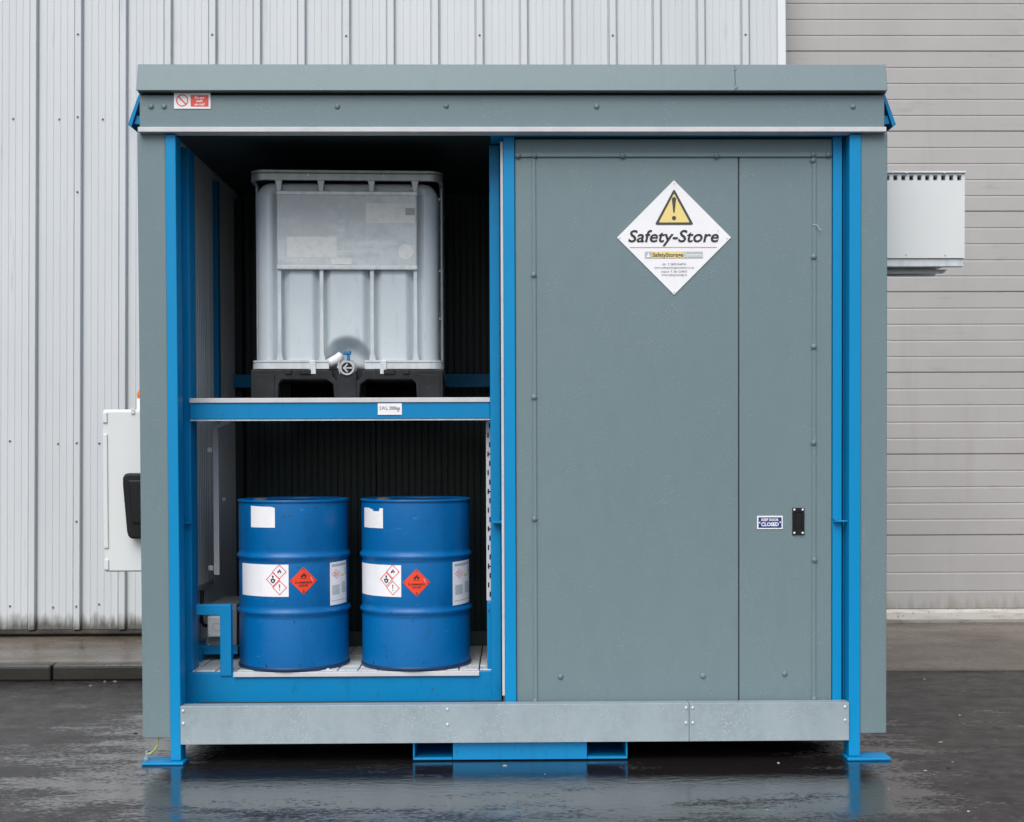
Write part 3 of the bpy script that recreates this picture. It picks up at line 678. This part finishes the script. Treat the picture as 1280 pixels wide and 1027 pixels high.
obj('support_rail', MB().box(va, vx-.002, .51, .55, vz0-.043, vz0-.002).box(va, vx-.002, .551, .60, vz0-.006, vz0-.002), M['zinc'], vb, bevel=.002)
obj('support_rail', MB().prism([(va, vz0-.064), (PX(1190,d), vz0-.064), (PX(1193,d), vz0-.047), (va, vz0-.047)], .60, .64), M['zinc'], vb)
obj('support_rail', MB().box(va, vx-.03, .88, .92, vz0-.043, vz0-.002), M['zinc'], vb)

# ------------------------------------------------------------------ heater in the lower bay
ht = empty('heater', (-1.58, .8, ZF), 'grey metal heater box with a pale junction box behind the blue guard frame', 'heater')
d = 7.0; h0, h1 = PX(257, d), PX(295, d); hz0, hz1 = PZ(805, d), PZ(753, d)
obj('heater_body', MB().prism([(h0, hz0), (h1, hz0), (h1+.003, hz1), (h0+.012, hz1)], .60, 1.0), M['heater'], ht, bevel=.004)
jb = obj('junction_box', MB().box(PX(261,d), PX(279,d), .56, .599, PZ(792.5,d), PZ(767,d)), M['white'], ht, bevel=.006)
sc2 = obj('screw', MB().dome((PX(263,d), .5595, PZ(789,d)), .005, .003, 8), M['zinc'], jb); again(sc2, (0, 0, .085))
b = MB(); ring(b, circ(PX(272.5,d), PZ(780,d), .022, 16), circ(PX(272.5,d), PZ(780,d), .019, 16), .5588); obj('red_mark', b, M['print_pink'], jb)
obj('heater_stand', MB().box(PX(240,d), PX(296.5,d), .598, 1.0, hz0-.012, hz0-.001).box(PX(254,d), PX(296,d), .60, .61, hz0-.045, hz0-.0125).box(PX(238,d), PX(254,d)-.002, .57, .62, ZF, hz0-.013), M['blue'], ht)
tb = [(PX(262,d), .60, PZ(780,d)), (PX(254,d), .62, PZ(780,d)), (PX(248,d), .66, PZ(776,d)), (PX(245,d), .72, PZ(766,d)), (PX(244,d), .76, PZ(740,d))]
obj('cable', MB().tube(tb, .010, 8), M['black'], ht, smooth=60)
sm = MB()
for px, py in ((260.5,803.5),(289.5,786),(289.5,804),(290.5,758)): sm.dome((PX(px,d), .5995, PZ(py,d)), .0045, .003, 8)
obj('bolts', sm, M['zinc'], ht)

# ------------------------------------------------------------------ drums
DR = .2845
FLAME = [(-.30,-.5),(-.46,-.12),(-.40,.22),(-.28,.05),(-.22,.42),(-.06,.30),(.0,.72),(.10,.95),(.14,.60),(.26,.40),(.30,.12),(.40,.32),(.47,-.1),(.30,-.5),(.20,-.46),(.26,-.2),(.12,-.02),(.02,.12),(-.02,-.1),(-.16,-.2),(-.14,-.46)]
def make_drum(pxc, label, marks, dents):
    xc, yc, zb = PX(pxc, 6.9), .5, ZF+.002
    Hh = PZ(621, 6.9)-zb
    root = empty('oil_drum', (xc, yc, zb), label, 'drum', 'blue drums in the lower bay')
    hz = [PZ(757, 6.9)-zb, PZ(690, 6.9)-zb]
    pr = [(DR-.012, .012), (DR+.001, .012), (DR, .03)]
    for z in hz:
        pr += [(DR, z-.034), (DR-.0035, z-.022), (DR+.005, z-.010), (DR+.0105, z-.002), (DR+.0105, z+.004), (DR+.006, z+.011), (DR-.002, z+.024), (DR, z+.036)]
    pr += [(DR, Hh-.03), (DR-.002, Hh-.014)]
    obj('drum_body', MB().lathe((xc, yc, zb), pr, 96), M['drum'], root, smooth=60)
    def rimp(z0, s): return [(DR-.010, z0-.009*1), (DR+.003, z0-.009), (DR+.0055, z0-.004), (DR+.0055, z0+.004), (DR+.003, z0+.009), (DR-.006, z0+.009), (DR-.010, z0+.004)]
    obj('base_rim', MB().lathe((xc, yc, zb), rimp(.009, 1), 96), M['drum_dark'], root, smooth=60)
    obj('top_rim', MB().lathe((xc, yc, zb), [(DR-.002, Hh-.014), (DR+.004, Hh-.012), (DR+.0055, Hh-.006), (DR+.003, Hh), (DR-.006, Hh+.001), (DR-.010, Hh-.003), (DR-.012, Hh-.016)], 96), M['drum'], root, smooth=60)
    obj('drum_lid', MB().lathe((xc, yc, zb), [(DR-.0125, Hh-.017), (DR-.03, Hh-.010), (.05, Hh-.010), (.001, Hh-.010)], 64), M['drum'], root, smooth=60)
    bq = -2.7
    obj('bung', MB().lathe((xc-.165, yc-.06, zb+Hh-.0098), [(.036,0),(.036,.008),(.028,.013),(.012,.014)], 20), M['rust'], root, smooth=40)
    # things stuck on the side: u = angle from px, z from py
    def at(px, py):
        th = 0.0; x = PX(px, 6.62)
        for _ in range(12):
            dd = 6.9-DR*math.cos(th); x = PX(px, dd); th = math.asin(max(-.995, min(.995, (x-xc)/DR)))
        return th, PZ(py, 6.9-DR*math.cos(th))
    def wrap(th, z, r): return (xc+r*math.sin(th), yc-r*math.cos(th), z)
    def patch(t0, t1, zlo, zhi, off, mat_, name, par, top=None, n=10):
        vs = []; r = DR+off
        for i in range(n+1):
            u = i/n; th = t0+(t1-t0)*u; zt_ = zhi(u) if callable(zhi) else zhi; zl_ = zlo(u) if callable(zlo) else zlo
            vs += [wrap(th, zl_, r), wrap(th, zt_, r)]
        return obj(name, MB().add(vs, [(2*i, 2*i+2, 2*i+3, 2*i+1) for i in range(n)]), mat_, par, smooth=60)
    def shape(mb, pts, th0, zc, off):               # small flat outline bent onto the drum
        return mb.add([wrap(th0+x/DR, zc+z, DR+off) for x, z in pts], [list(range(len(pts)))])
    def frame(mb, a, b, th0, zc, off):
        n = len(a); return mb.add([wrap(th0+x/DR, zc+z, DR+off) for x, z in a+b], [(i, (i+1) % n, n+(i+1) % n, n+i) for i in range(n)])
    def letters(mb, s, w, hh, th0, zc, off, bold=.02):
        v, f = fit_text(s, w, hh, bold); return mb.add([wrap(th0+x/DR, zc+z, DR+off) for x, z in v], f)
    K = 6.62/FPX                                    # metres per picture pixel on the front of the drum
    a, b = at(*marks['top'][0]), at(*marks['top'][1])
    tear = marks['tear']
    patch(a[0], b[0], lambda u: b[1], lambda u: a[1]-tear(u), .0016, M['print_white'], 'paper_sticker', root, n=24)
    a, b = at(*marks['label'][0]), at(*marks['label'][1])
    lab = patch(a[0], b[0], b[1], a[1], .0016, M['print_white'], 'hazard_label', root)
    rd = MB(); bk = MB(); hs = 9.3*K
    for j, (px, py) in enumerate(marks['ghs']):
        t, z = at(px, py); frame(rd, dia(0, 0, hs), dia(0, 0, hs*.86), t, z, .0024)
        if j == 0: shape(bk, [(x*hs*.62, zz*hs*.42) for x, zz in FLAME], t, z, .0026)
        if j == 1:
            shape(bk, [(-.0045, .016), (.0, .006), (.0045, .016), (.004, .024), (-.004, .024)], t, z-.004, .0026)
            frame(bk, circ(0, -.007, .0115, 10), circ(0, -.007, .005, 10), t, z, .0026)
            shape(bk, circ(-.009, -.001, .004, 8), t, z, .0028); shape(bk, circ(.010, -.002, .004, 8), t, z, .0028)
        if j == 2:
            shape(bk, [(-.0012, -.004), (.0012, -.004), (.003, .017), (-.003, .017)], t, z, .0026); shape(bk, circ(0, -.011, .0028, 8), t, z, .0026)
    obj('diamond_borders', rd, M['print_red'], lab); obj('hazard_symbols', bk, M['print_black'], lab)
    t, z = at(*marks['flam']); hs = 17.2*K
    fl = MB(); nn = 24; vv = []
    for i in range(nn+1):
        x = -hs+2*hs*i/nn; vv += [wrap(t+x/DR, z-(hs-abs(x)), DR+.0018), wrap(t+x/DR, z+(hs-abs(x)), DR+.0018)]
    fl.add(vv, [(2*i, 2*i+2, 2*i+3, 2*i+1) for i in range(nn)])
    fd = obj('flammable_diamond', fl, M['print_orange'], root)
    bk = MB(); frame(bk, dia(0, 0, hs*.93), dia(0, 0, hs*.90), t, z, .0026)
    shape(bk, [(x*hs*.46, zz*hs*.27) for x, zz in FLAME], t, z+hs*.36, .0028)
    shape(bk, [(-hs*.2, 0), (hs*.2, 0), (hs*.2, hs*.03), (-hs*.2, hs*.03)], t, z+hs*.17, .0028)
    letters(bk, 'FLAMMABLE', hs*1.2, hs*.15, t, z-hs*.19, .0028, .02); letters(bk, 'LIQUID', hs*.66, hs*.15, t, z-hs*.40, .0028, .02); letters(bk, '3', hs*.09, hs*.16, t, z-hs*.84, .0028, .03)
    obj('lettering', bk, M['print_black'], fd)
    sm = MB(); shape(sm, [(hs*.50,hs*.30),(hs*.58,hs*.26),(hs*.66,hs*.02),(hs*.74,-.06*hs),(hs*.62,-.02*hs)], t, z, .0030); obj('scratch', sm, M['print_pink'], fd)
    a, b = at(*marks['side'][0]), at(*marks['side'][1]); sl_ = .004
    lab = patch(a[0], b[0], lambda u: b[1]+u*sl_-sl_, lambda u: a[1]+u*sl_, .0016, M['print_white'], 'data_label', root)
    w = (b[0]-a[0])*DR; zt_, zl_ = a[1], b[1]; th = a[0]
    gr = MB()
    def blk(u0, u1, v0, v1, mb, off=.0024):
        n = 4; vs = []
        for i in range(n+1):
            u = u0+(u1-u0)*i/n; q = th+u*w/DR
            vs += [wrap(q, zt_-(zt_-zl_)*v1+u*sl_, DR+off), wrap(q, zt_-(zt_-zl_)*v0+u*sl_, DR+off)]
        mb.add(vs, [(2*i, 2*i+2, 2*i+3, 2*i+1) for i in range(n)])
    blk(.08, .95, .05, .11, gr)
    for r_ in range(9): blk(.10, .48, .55+r_*.026, .565+r_*.026, gr)
    for r_ in range(9): blk(.60, .92, .50+r_*.03, .517+r_*.03, gr)
    for r_ in range(5): blk(.80, .95, .16+r_*.04, .175+r_*.04, gr)
    blk(.05, .95, .91, .925, gr)
    tag(obj('label_print', gr, M['print_grey'], lab), kind='stuff')
    rr = MB()
    for (u, v) in ((.28, .22), (.42, .28), (.18, .28), (.30, .34)):
        frame(rr, dia(0, 0, .0125), dia(0, 0, .0095), th+u*w/DR, zt_-(zt_-zl_)*v, .0026)
    obj('diamond_borders', rr, M['print_red'], lab)
    yb = MB(); blk(.56, .76, .31, .36, yb, .0026); obj('yellow_mark', yb, M['print_yellow'], lab)
    # chips in the paint along the hoops and shell
    cp = MB()
    for (px, py, ww, hh) in dents:
        t, z = at(px, py); off = .0118 if (abs(z-hz[0]-zb) < .012 or abs(z-hz[1]-zb) < .012) else .0012
        n = 7; shape(cp, [(ww*math.cos(2*PI*i/n)*random.uniform(.5, 1.1), hh*math.sin(2*PI*i/n)*random.uniform(.5, 1.1)) for i in range(n)], t, z, off)
    tag(obj('paint_chips', cp, M['print_dark'], root), kind='stuff')
    return root
make_drum(367.5, 'blue steel drum on the left, next to the blue guard frame and heater',
          dict(top=((314.5,629.8),(344,657.5)), tear=lambda u: .006*max(0, (u-.85)/.15)+.004*math.sin(u*2), label=((303.5,701),(360.5,744)), ghs=((349,712.6),(341,722.2),(349.3,732.6)), flam=(379,724), side=((411.8,701.5),(432,750.5))),
          [(356,644,.010,.004),(363,643,.014,.003),(395,632,.010,.003),(410,631,.003,.012),(352,627,.006,.003),(424,692.5,.008,.004),(388,694,.016,.003),(424,759,.006,.004),(324,760,.010,.003),(390,828,.012,.003),(345,826,.004,.003)])
make_drum(519.6, 'blue steel drum on the right, nearer the slotted upright, with torn notched top sticker',
          dict(top=((455.8,632.5),(478.8,658.8)), tear=lambda u: (.016 if .55 < u < .84 else .007*max(0, 1-abs(u-.5)/.15)), label=((452.8,701),(501,745)), ghs=((490.6,713.2),(482.5,722.6),(490.6,733.6)), flam=(520,727), side=((565,701.5),(585.2,751))),
          [(472,695,.016,.003),(530,761,.012,.003),(527,627,.007,.003),(527,652,.002,.02),(526,660,.002,.012),(467,761,.010,.003),(535,787,.002,.02),(532,802,.003,.008)])

# ------------------------------------------------------------------ the intermediate bulk container on the shelf
d = 6.89; y0 = d-DC; xi = PX(431, d); zi = SD+.002
ib = empty('bulk_container', (xi, y0+.6, zi), 'white plastic tank in a galvanised cage on a black pallet on the upper shelf', 'bulk container')
zp = PZ(461, d)
# pallet
pp = [(311.8,497.5),(345,497.5),(346,479),(350,474),(405,474),(413,480),(414.5,497.5),(445.5,497.5),(447,480),(455,474),(511,474),(516,479),(517,497.5),(549.5,497.5),(549.5,462),(455,462),(450,464)]
for i in range(9): q = PI*i/8; pp.append((431+19*math.cos(q), 466+13*math.sin(q)))
pp += [(411,464),(405,462),(311.8,462)]
P2 = [(PX(a,d), max(zi, PZ(b,d))) for a, b in pp]
pal = obj('pallet', MB().prism(P2, y0-.005, y0+.05), M['pallet'], ib, bevel=.004)
xl, xr = PX(311.8,d), PX(549.5,d)
pm = MB().box(xl, xr, y0+.053, y0+1.19, zp-.055, zp-.004)
for a, b in ((311.8,345),(414.5,445.5),(517,549.5)): pm.box(PX(a,d), PX(b,d), y0+.0505, y0+.17, zi, zp-.056).box(PX(a,d), PX(b,d), y0+.52, y0+.68, zi, zp-.056).box(PX(a,d), PX(b,d), y0+1.03, y0+1.19, zi, zp-.056)
obj('pallet_deck', pm, M['pallet'], ib)
for a, b in ((316,341),(418,442),(521,546)):
    obj('block_face', MB().box(PX(a,d), PX(b,d), y0-.010, y0-.0055, zi+.02, zp-.03), M['pallet'], pal, bevel=.003)
for a, b in ((354,362),(500,508),(372,386),(476,490)):
    obj('deck_hook', MB().box(PX(a,d), PX(b,d), y0-.016, y0-.0055, zp-.028, zp-.004), M['pallet'], pal, bevel=.003)
# tank: rounded outline with pressed bays between the cage bars, dished round the outlet
tz0, tz1 = zp-.006, PZ(226, d)
bars = [PX(v, d) for v in (347.5, 399.5, 462, 516)]
hw, hd, cr = .488, .585, .10
yc = y0+.6; vx, vz = PX(431, d), PZ(460, d)
def outline():
    o = []
    NF = 110
    for i in range(NF+1): o.append((-hw+cr+(2*hw-2*cr)*i/NF, -hd, 0, -1))
    for (cx_, cy_, a0) in ((hw-cr, -hd+cr, -90),):
        for i in range(1, 9): q = R(a0+90*i/9); o.append((cx_+cr*math.cos(q), cy_+cr*math.sin(q), math.cos(q), math.sin(q)))
    for i in range(13): o.append((hw, -hd+cr+(2*hd-2*cr)*i/12, 1, 0))
    for i in range(1, 9): q = R(90*i/9); o.append((hw-cr+cr*math.cos(q), hd-cr+cr*math.sin(q), math.cos(q), math.sin(q)))
    for i in range(9): o.append((hw-cr-(2*hw-2*cr)*i/8, hd, 0, 1))
    for i in range(1, 9): q = R(90+90*i/9); o.append((-hw+cr+cr*math.cos(q), hd-cr+cr*math.sin(q), math.cos(q), math.sin(q)))
    for i in range(13): o.append((-hw, hd-cr-(2*hd-2*cr)*i/12, -1, 0))
    for i in range(1, 9): q = R(180+90*i/9); o.append((-hw+cr+cr*math.cos(q), -hd+cr+cr*math.sin(q), math.cos(q), math.sin(q)))
    return o
OL = outline(); n = len(OL); vs = []; fs = []; NZ = 90
def ss(a, b, x): t = max(0, min(1, (x-a)/(b-a))); return t*t*(3-2*t)
for j in range(NZ+1):
    t = j/NZ; z = tz0+(tz1-tz0)*t; ht_ = tz1-z; hb_ = z-tz0
    ins = 0.0
    if ht_ < .09: ins = .09-math.sqrt(max(0, .09**2-(.09-ht_)**2))
    if hb_ < .04: ins = max(ins, .04-math.sqrt(max(0, .04**2-(.04-hb_)**2)))
    for (x, y, nx, ny) in OL:
        px, py = x-nx*ins, y-ny*ins
        if ny < -.99:
            X = xi+x; g = min(abs(X-b) for b in bars)
            dep = .034*(1-ss(.012, .055, g))*ss(.02, .08, ht_)*ss(.0, .06, hb_+.02)
            e = math.hypot((X-vx)/.150, (z-vz)/.175); dep += .085*(1-ss(.55, 1.0, e))
            py += dep
        else:
            lat = .010*(.5-.5*math.cos(2*PI*(y+hd)/.24))
            px -= nx*lat*abs(nx)
        vs.append((xi+px, yc+py, z))
for j in range(NZ):
    for i in range(n): a, b = j*n+i, j*n+(i+1) % n; fs.append((a, b, b+n, a+n))
fs.append(tuple(range(n-1, -1, -1))); fs.append(tuple(NZ*n+i for i in range(n)))
tk = obj('tank', MB().add(vs, fs), M['tank'], ib, smooth=60)
obj('tank_cap', MB().lathe((xi, yc, tz1-.01), [(.08,0),(.08,.02),(.06,.028)], 24), M['black'], tk, smooth=40)
# cage
def hoop(z, ins, w, hgt, name, gap=None):           # flat band round the tank
    a, b, c = .500-ins, .600-ins, .07; pts = []
    for (sx, sy, q0) in ((1,-1,-90),(1,1,0),(-1,1,90),(-1,-1,180)):
        for i in range(7): q = R(q0+15*i); pts.append((sx*(a-c)+c*math.cos(q), sy*(b-c)+c*math.sin(q), math.cos(q), math.sin(q)))
    m = MB(); N = len(pts); vs = []
    for (x, y, nx, ny) in pts:
        for (o, zz) in ((0, -hgt), (0, hgt*.25), (-w*.35, hgt*.4), (0, hgt*.55), (0, hgt), (-w, hgt), (-w, -hgt)): vs.append((xi+x+nx*o, yc+y+ny*o, z+zz))
    fs = []
    for i in range(N):
        if gap and i == N-1: continue
        for k_ in range(7): a0, b0 = i*7+k_, i*7+(k_+1) % 7; c0 = ((i+1) % N)*7; fs.append((a0, c0+k_, c0+(k_+1) % 7, b0))
    m.add(vs, fs)
    return m
ct = PZ(221, d)
cg = obj('cage_top_rail', hoop(ct, -.004, .022, .0255, 'top'), M['zinc_rail'], ib, smooth=40)
rl = MB().add([], [])
zr_ = PZ(455.5, d)
br = hoop(zr_, -.002, .02, .023, 'low', gap=True)
for a, b in ((PX(311.8,d)+.068, PX(408,d)), (PX(452.5,d), PX(549.5,d)-.068)):
    br.box(a, b, y0-.002, y0+.016, zr_-.023, zr_+.006).box(a, b, y0+.004, y0+.016, zr_+.0065, zr_+.012).box(a, b, y0-.002, y0+.016, zr_+.0125, zr_+.023)
obj('cage_bottom_rail', br, M['zinc'], ib, smooth=40)
zu, zl = PZ(243, d), PZ(334, d)
for i, b in enumerate(bars):
    yb_ = y0+.012
    obj('cage_bar', MB().bar([((b,yb_-.006,PZ(227,d)),.020,.004),((b,yb_,PZ(232,d)),.015,.007),((b,yb_,PZ(240,d)),.0105,.0085),((b,yb_,PZ(430,d)),.0105,.0085),((b,yb_,PZ(442,d)),.011,.008),((b,yb_-.004,PZ(451,d)),.019,.004)]), M['zinc'], ib, bevel=.003)
for y_ in (-.40, -.13, .13, .40):
    for s in (-1, 1):
        obj('cage_bar', MB().tube([(xi+s*.494, yc+y_, ct-.02), (xi+s*.494, yc+y_, zr_)], .008, 8), M['zinc'], ib, smooth=60)
for z in (zl, (zl+zr_)/2, zu):
    for s in (-1, 1): obj('cage_rail', MB().tube([(xi+s*.483, yc-.45, z), (xi+s*.483, yc+.45, z)], .006, 8), M['zinc'], ib, smooth=60)
for py in (243, 335): obj('cage_rail', MB().box(bars[0]-.012, bars[3]+.012, y0-.012, y0+.002, PZ(py+3,d), PZ(py-2.2,d)), M['zinc'], ib, bevel=.004)
pt = obj('label_plate', MB().box(bars[0]-.006, bars[3]+.004, y0-.006, y0-.002, zl-.01, zu+.006), M['plate'], ib)
def sticker(a, b, c, e, m, off=.0075, name='paper_label'):
    return obj(name, MB().box(PX(a,d), PX(b,d), y0-off, y0-.0062, PZ(e,d), PZ(c,d)), m, pt)
sticker(348, 420, 247, 294.5, M['film'], .0068, 'old_label'); sticker(357.5, 419, 297.5, 323.5, M['paper']); sticker(455, 515.5, 255.5, 280, M['paper']); sticker(504, 515.5, 261, 270, M['paper_grey'], .0082)
sticker(429, 455, 248, 300, M['film'], .0069, 'old_label'); sticker(412, 437, 323.8, 331.5, M['paper'], .0078)
obj('paper_label', MB().prism(circ(PX(504.5,d), PZ(315.5,d), 9.6/FPX*d, 20), y0-.0072, y0-.0062), M['paper'], pt)
for a in (388, 475.5):
    obj('rail_clip', MB().box(PX(a-4,d), PX(a+4,d), y0-.010, y0-.0025, PZ(467.5,d), PZ(450.5,d)), M['zinc'], ib, bevel=.002)
sm = MB()
for px in (384, 477): sm.dome((PX(px,d), y0-.0045, PZ(220.5,d)), .007, .004, 10)
obj('rail_bolts', sm, M['print_white'], ib)
# outlet valve
yv = y0+.03
vl = obj('outlet_valve', MB().tube([(vx, y0+.12, vz+.005), (vx, yv, vz+.003)], .046, 20).tube([(vx+.004, yv-.001, vz+.002), (vx+.004, yv-.03, vz+.002)], [.040, .036], 20), M['valve'], ib, smooth=40)
vc = MB(); ring(vc, circ(vx-.001, vz, .037, 24), circ(vx-.001, vz, .028, 24), yv-.034)
vc.tube([(vx-.001, yv-.032, vz), (vx-.001, yv-.034, vz)], .037, 24)
obj('valve_cap', MB().tube([(vx-.001, yv-.031, vz), (vx-.001, yv-.05, vz)], .038, 24, cap=False).tube([(vx-.001, yv-.0395, vz), (vx-.001, yv-.038, vz)], .028, 24).add(
    [(x, yv-.05, z) for x, z in circ(vx-.001, vz, .038, 24)+circ(vx-.001, vz, .029, 24)], [(i, (i+1) % 24, 24+(i+1) % 24, 24+i) for i in range(24)]), M['valve'], vl, smooth=40)
b = MB(); b.tube([(vx-.001, yv-.0405, vz), (vx-.001, yv-.04, vz)], .0285, 20); obj('cap_recess', b, M['black'], vl)
obj('cap_arrow', MB().box(vx-.022, vx+.026, yv-.046, yv-.0415, vz-.004, vz+.004).prism([(vx-.024,vz),(vx-.002,vz-.024),(vx+.005,vz-.019),(vx-.013,vz),(vx+.005,vz+.019),(vx-.002,vz+.024)], yv-.0465, yv-.042), M['valve'], vl)
M['valve_blue'] = mat('valve_handle_blue', (.005, .16, .36), .4)
hx_, hz_ = PX(430.5, d), PZ(441, d)
obj('valve_handle', MB().box(hx_-.022, hx_+.020, yv-.03, yv+.0, hz_-.010, hz_+.012).box(hx_-.002, hx_+.014, yv-.025, yv-.008, PZ(451,d), hz_-.0105), M['valve_blue'], vl, bevel=.004)
obj('outlet_plug', MB().tube([(PX(404,d), y0+.055, PZ(454.5,d)), (PX(417,d), y0+.05, PZ(448,d)), (PX(423,d), y0+.05, PZ(442.5,d))], [.024, .026, .022], 16), M['print_white'], vl, smooth=50)
obj('valve_pin', MB().tube([(PX(420,d), yv-.02, PZ(452,d)), (PX(420.3,d), yv-.02, PZ(459,d)), (PX(421.5,d), yv-.02, PZ(467,d))], [.004, .006, .003], 8).box(PX(418,d), PX(424,d), yv-.022, yv-.012, PZ(460,d), PZ(457,d)), M['strip'], vl)

ib.rotation_euler.z = R(2.4); ib.location.x -= .006

# ------------------------------------------------------------------ scraps on the wet ground
def scrap(px, py, w, hgt, m='litter'):
    w *= .8; hgt = min(hgt, .006)*.7; dd = EYE*FPX/(py-YH); x = PX(px, dd); y = dd-DC
    q = random.uniform(0, PI); pts = []
    for i in range(6):
        a = 2*PI*i/6; r = random.uniform(.6, 1.1); u, v = math.cos(a)*r*w, math.sin(a)*r*w*.6
        pts.append((x+u*math.cos(q)-v*math.sin(q), y+u*math.sin(q)+v*math.cos(q)))
    N = 6
    mb = MB().add([(a, b, .001) for a, b in pts]+[(a*.8+x*.2, b*.8+y*.2, hgt*random.uniform(.6, 1)) for a, b in pts], [tuple(range(6, 12))]+[(i, (i+1) % 6, 6+(i+1) % 6, 6+i) for i in range(6)])
    return obj('litter_scrap', mb, M[m])
SCR = [(1158,852,.022,.006,'topmost pale scrap on the asphalt, just below the concrete apron'),
       (1165,872,.010,.004,'second pale scrap below the concrete apron, a small one'),
       (1203,898,.016,.006,'third pale scrap below the concrete apron, towards the right'),
       (1179,932,.018,.005,'fourth pale scrap below the apron, to the right of the corner panel bottom'),
       (1194,957,.010,.004,'tiny pale scrap beside the dark leaf to the right of the right foot plate'),
       (1160,968,.016,.005,'pale scrap nearest the tip of the right foot plate'),
       (1171,973,.010,.003,'tiny pale scrap just below the one nearest the right foot plate'),
       (1114,991,.010,.004,'pale scrap in front of the right foot plate at the puddle edge'),
       (1215,1020,.018,.006,'pale scrap in the bottom right, nearest the camera of all'),
       (974,957,.012,.006,'pale crumb before the shadow under the right half of the sill'),
       (630,958,.020,.006,'pale crumb in front of the left half of the blue fork pocket beam'),
       (680,969,.008,.003,'pale crumb in front of the right half of the blue fork pocket beam'),
       (960,1016,.012,.004,'pale scrap lying in the puddle below the right part of the sill'),
       (113,854,.014,.006,'leftmost of three pale scraps at the foot of the kerb'),
       (130,849,.013,.006,'middle one of three pale scraps at the foot of the kerb'),
       (143,849,.018,.006,'rightmost of three pale scraps at the foot of the kerb')]
for a in SCR: tag(scrap(*a[:4]), a[4], 'litter', 'scraps on the wet asphalt')
for a in ((168,914,.020,.012,'dark leaf scrap on wet asphalt beside the left corner panel'), (1189,965,.022,.010,'dark leaf scrap on wet asphalt to the right of the right foot plate')):
    tag(scrap(*a[:4], m='black'), a[4], 'leaf', 'dark scraps on the wet asphalt')
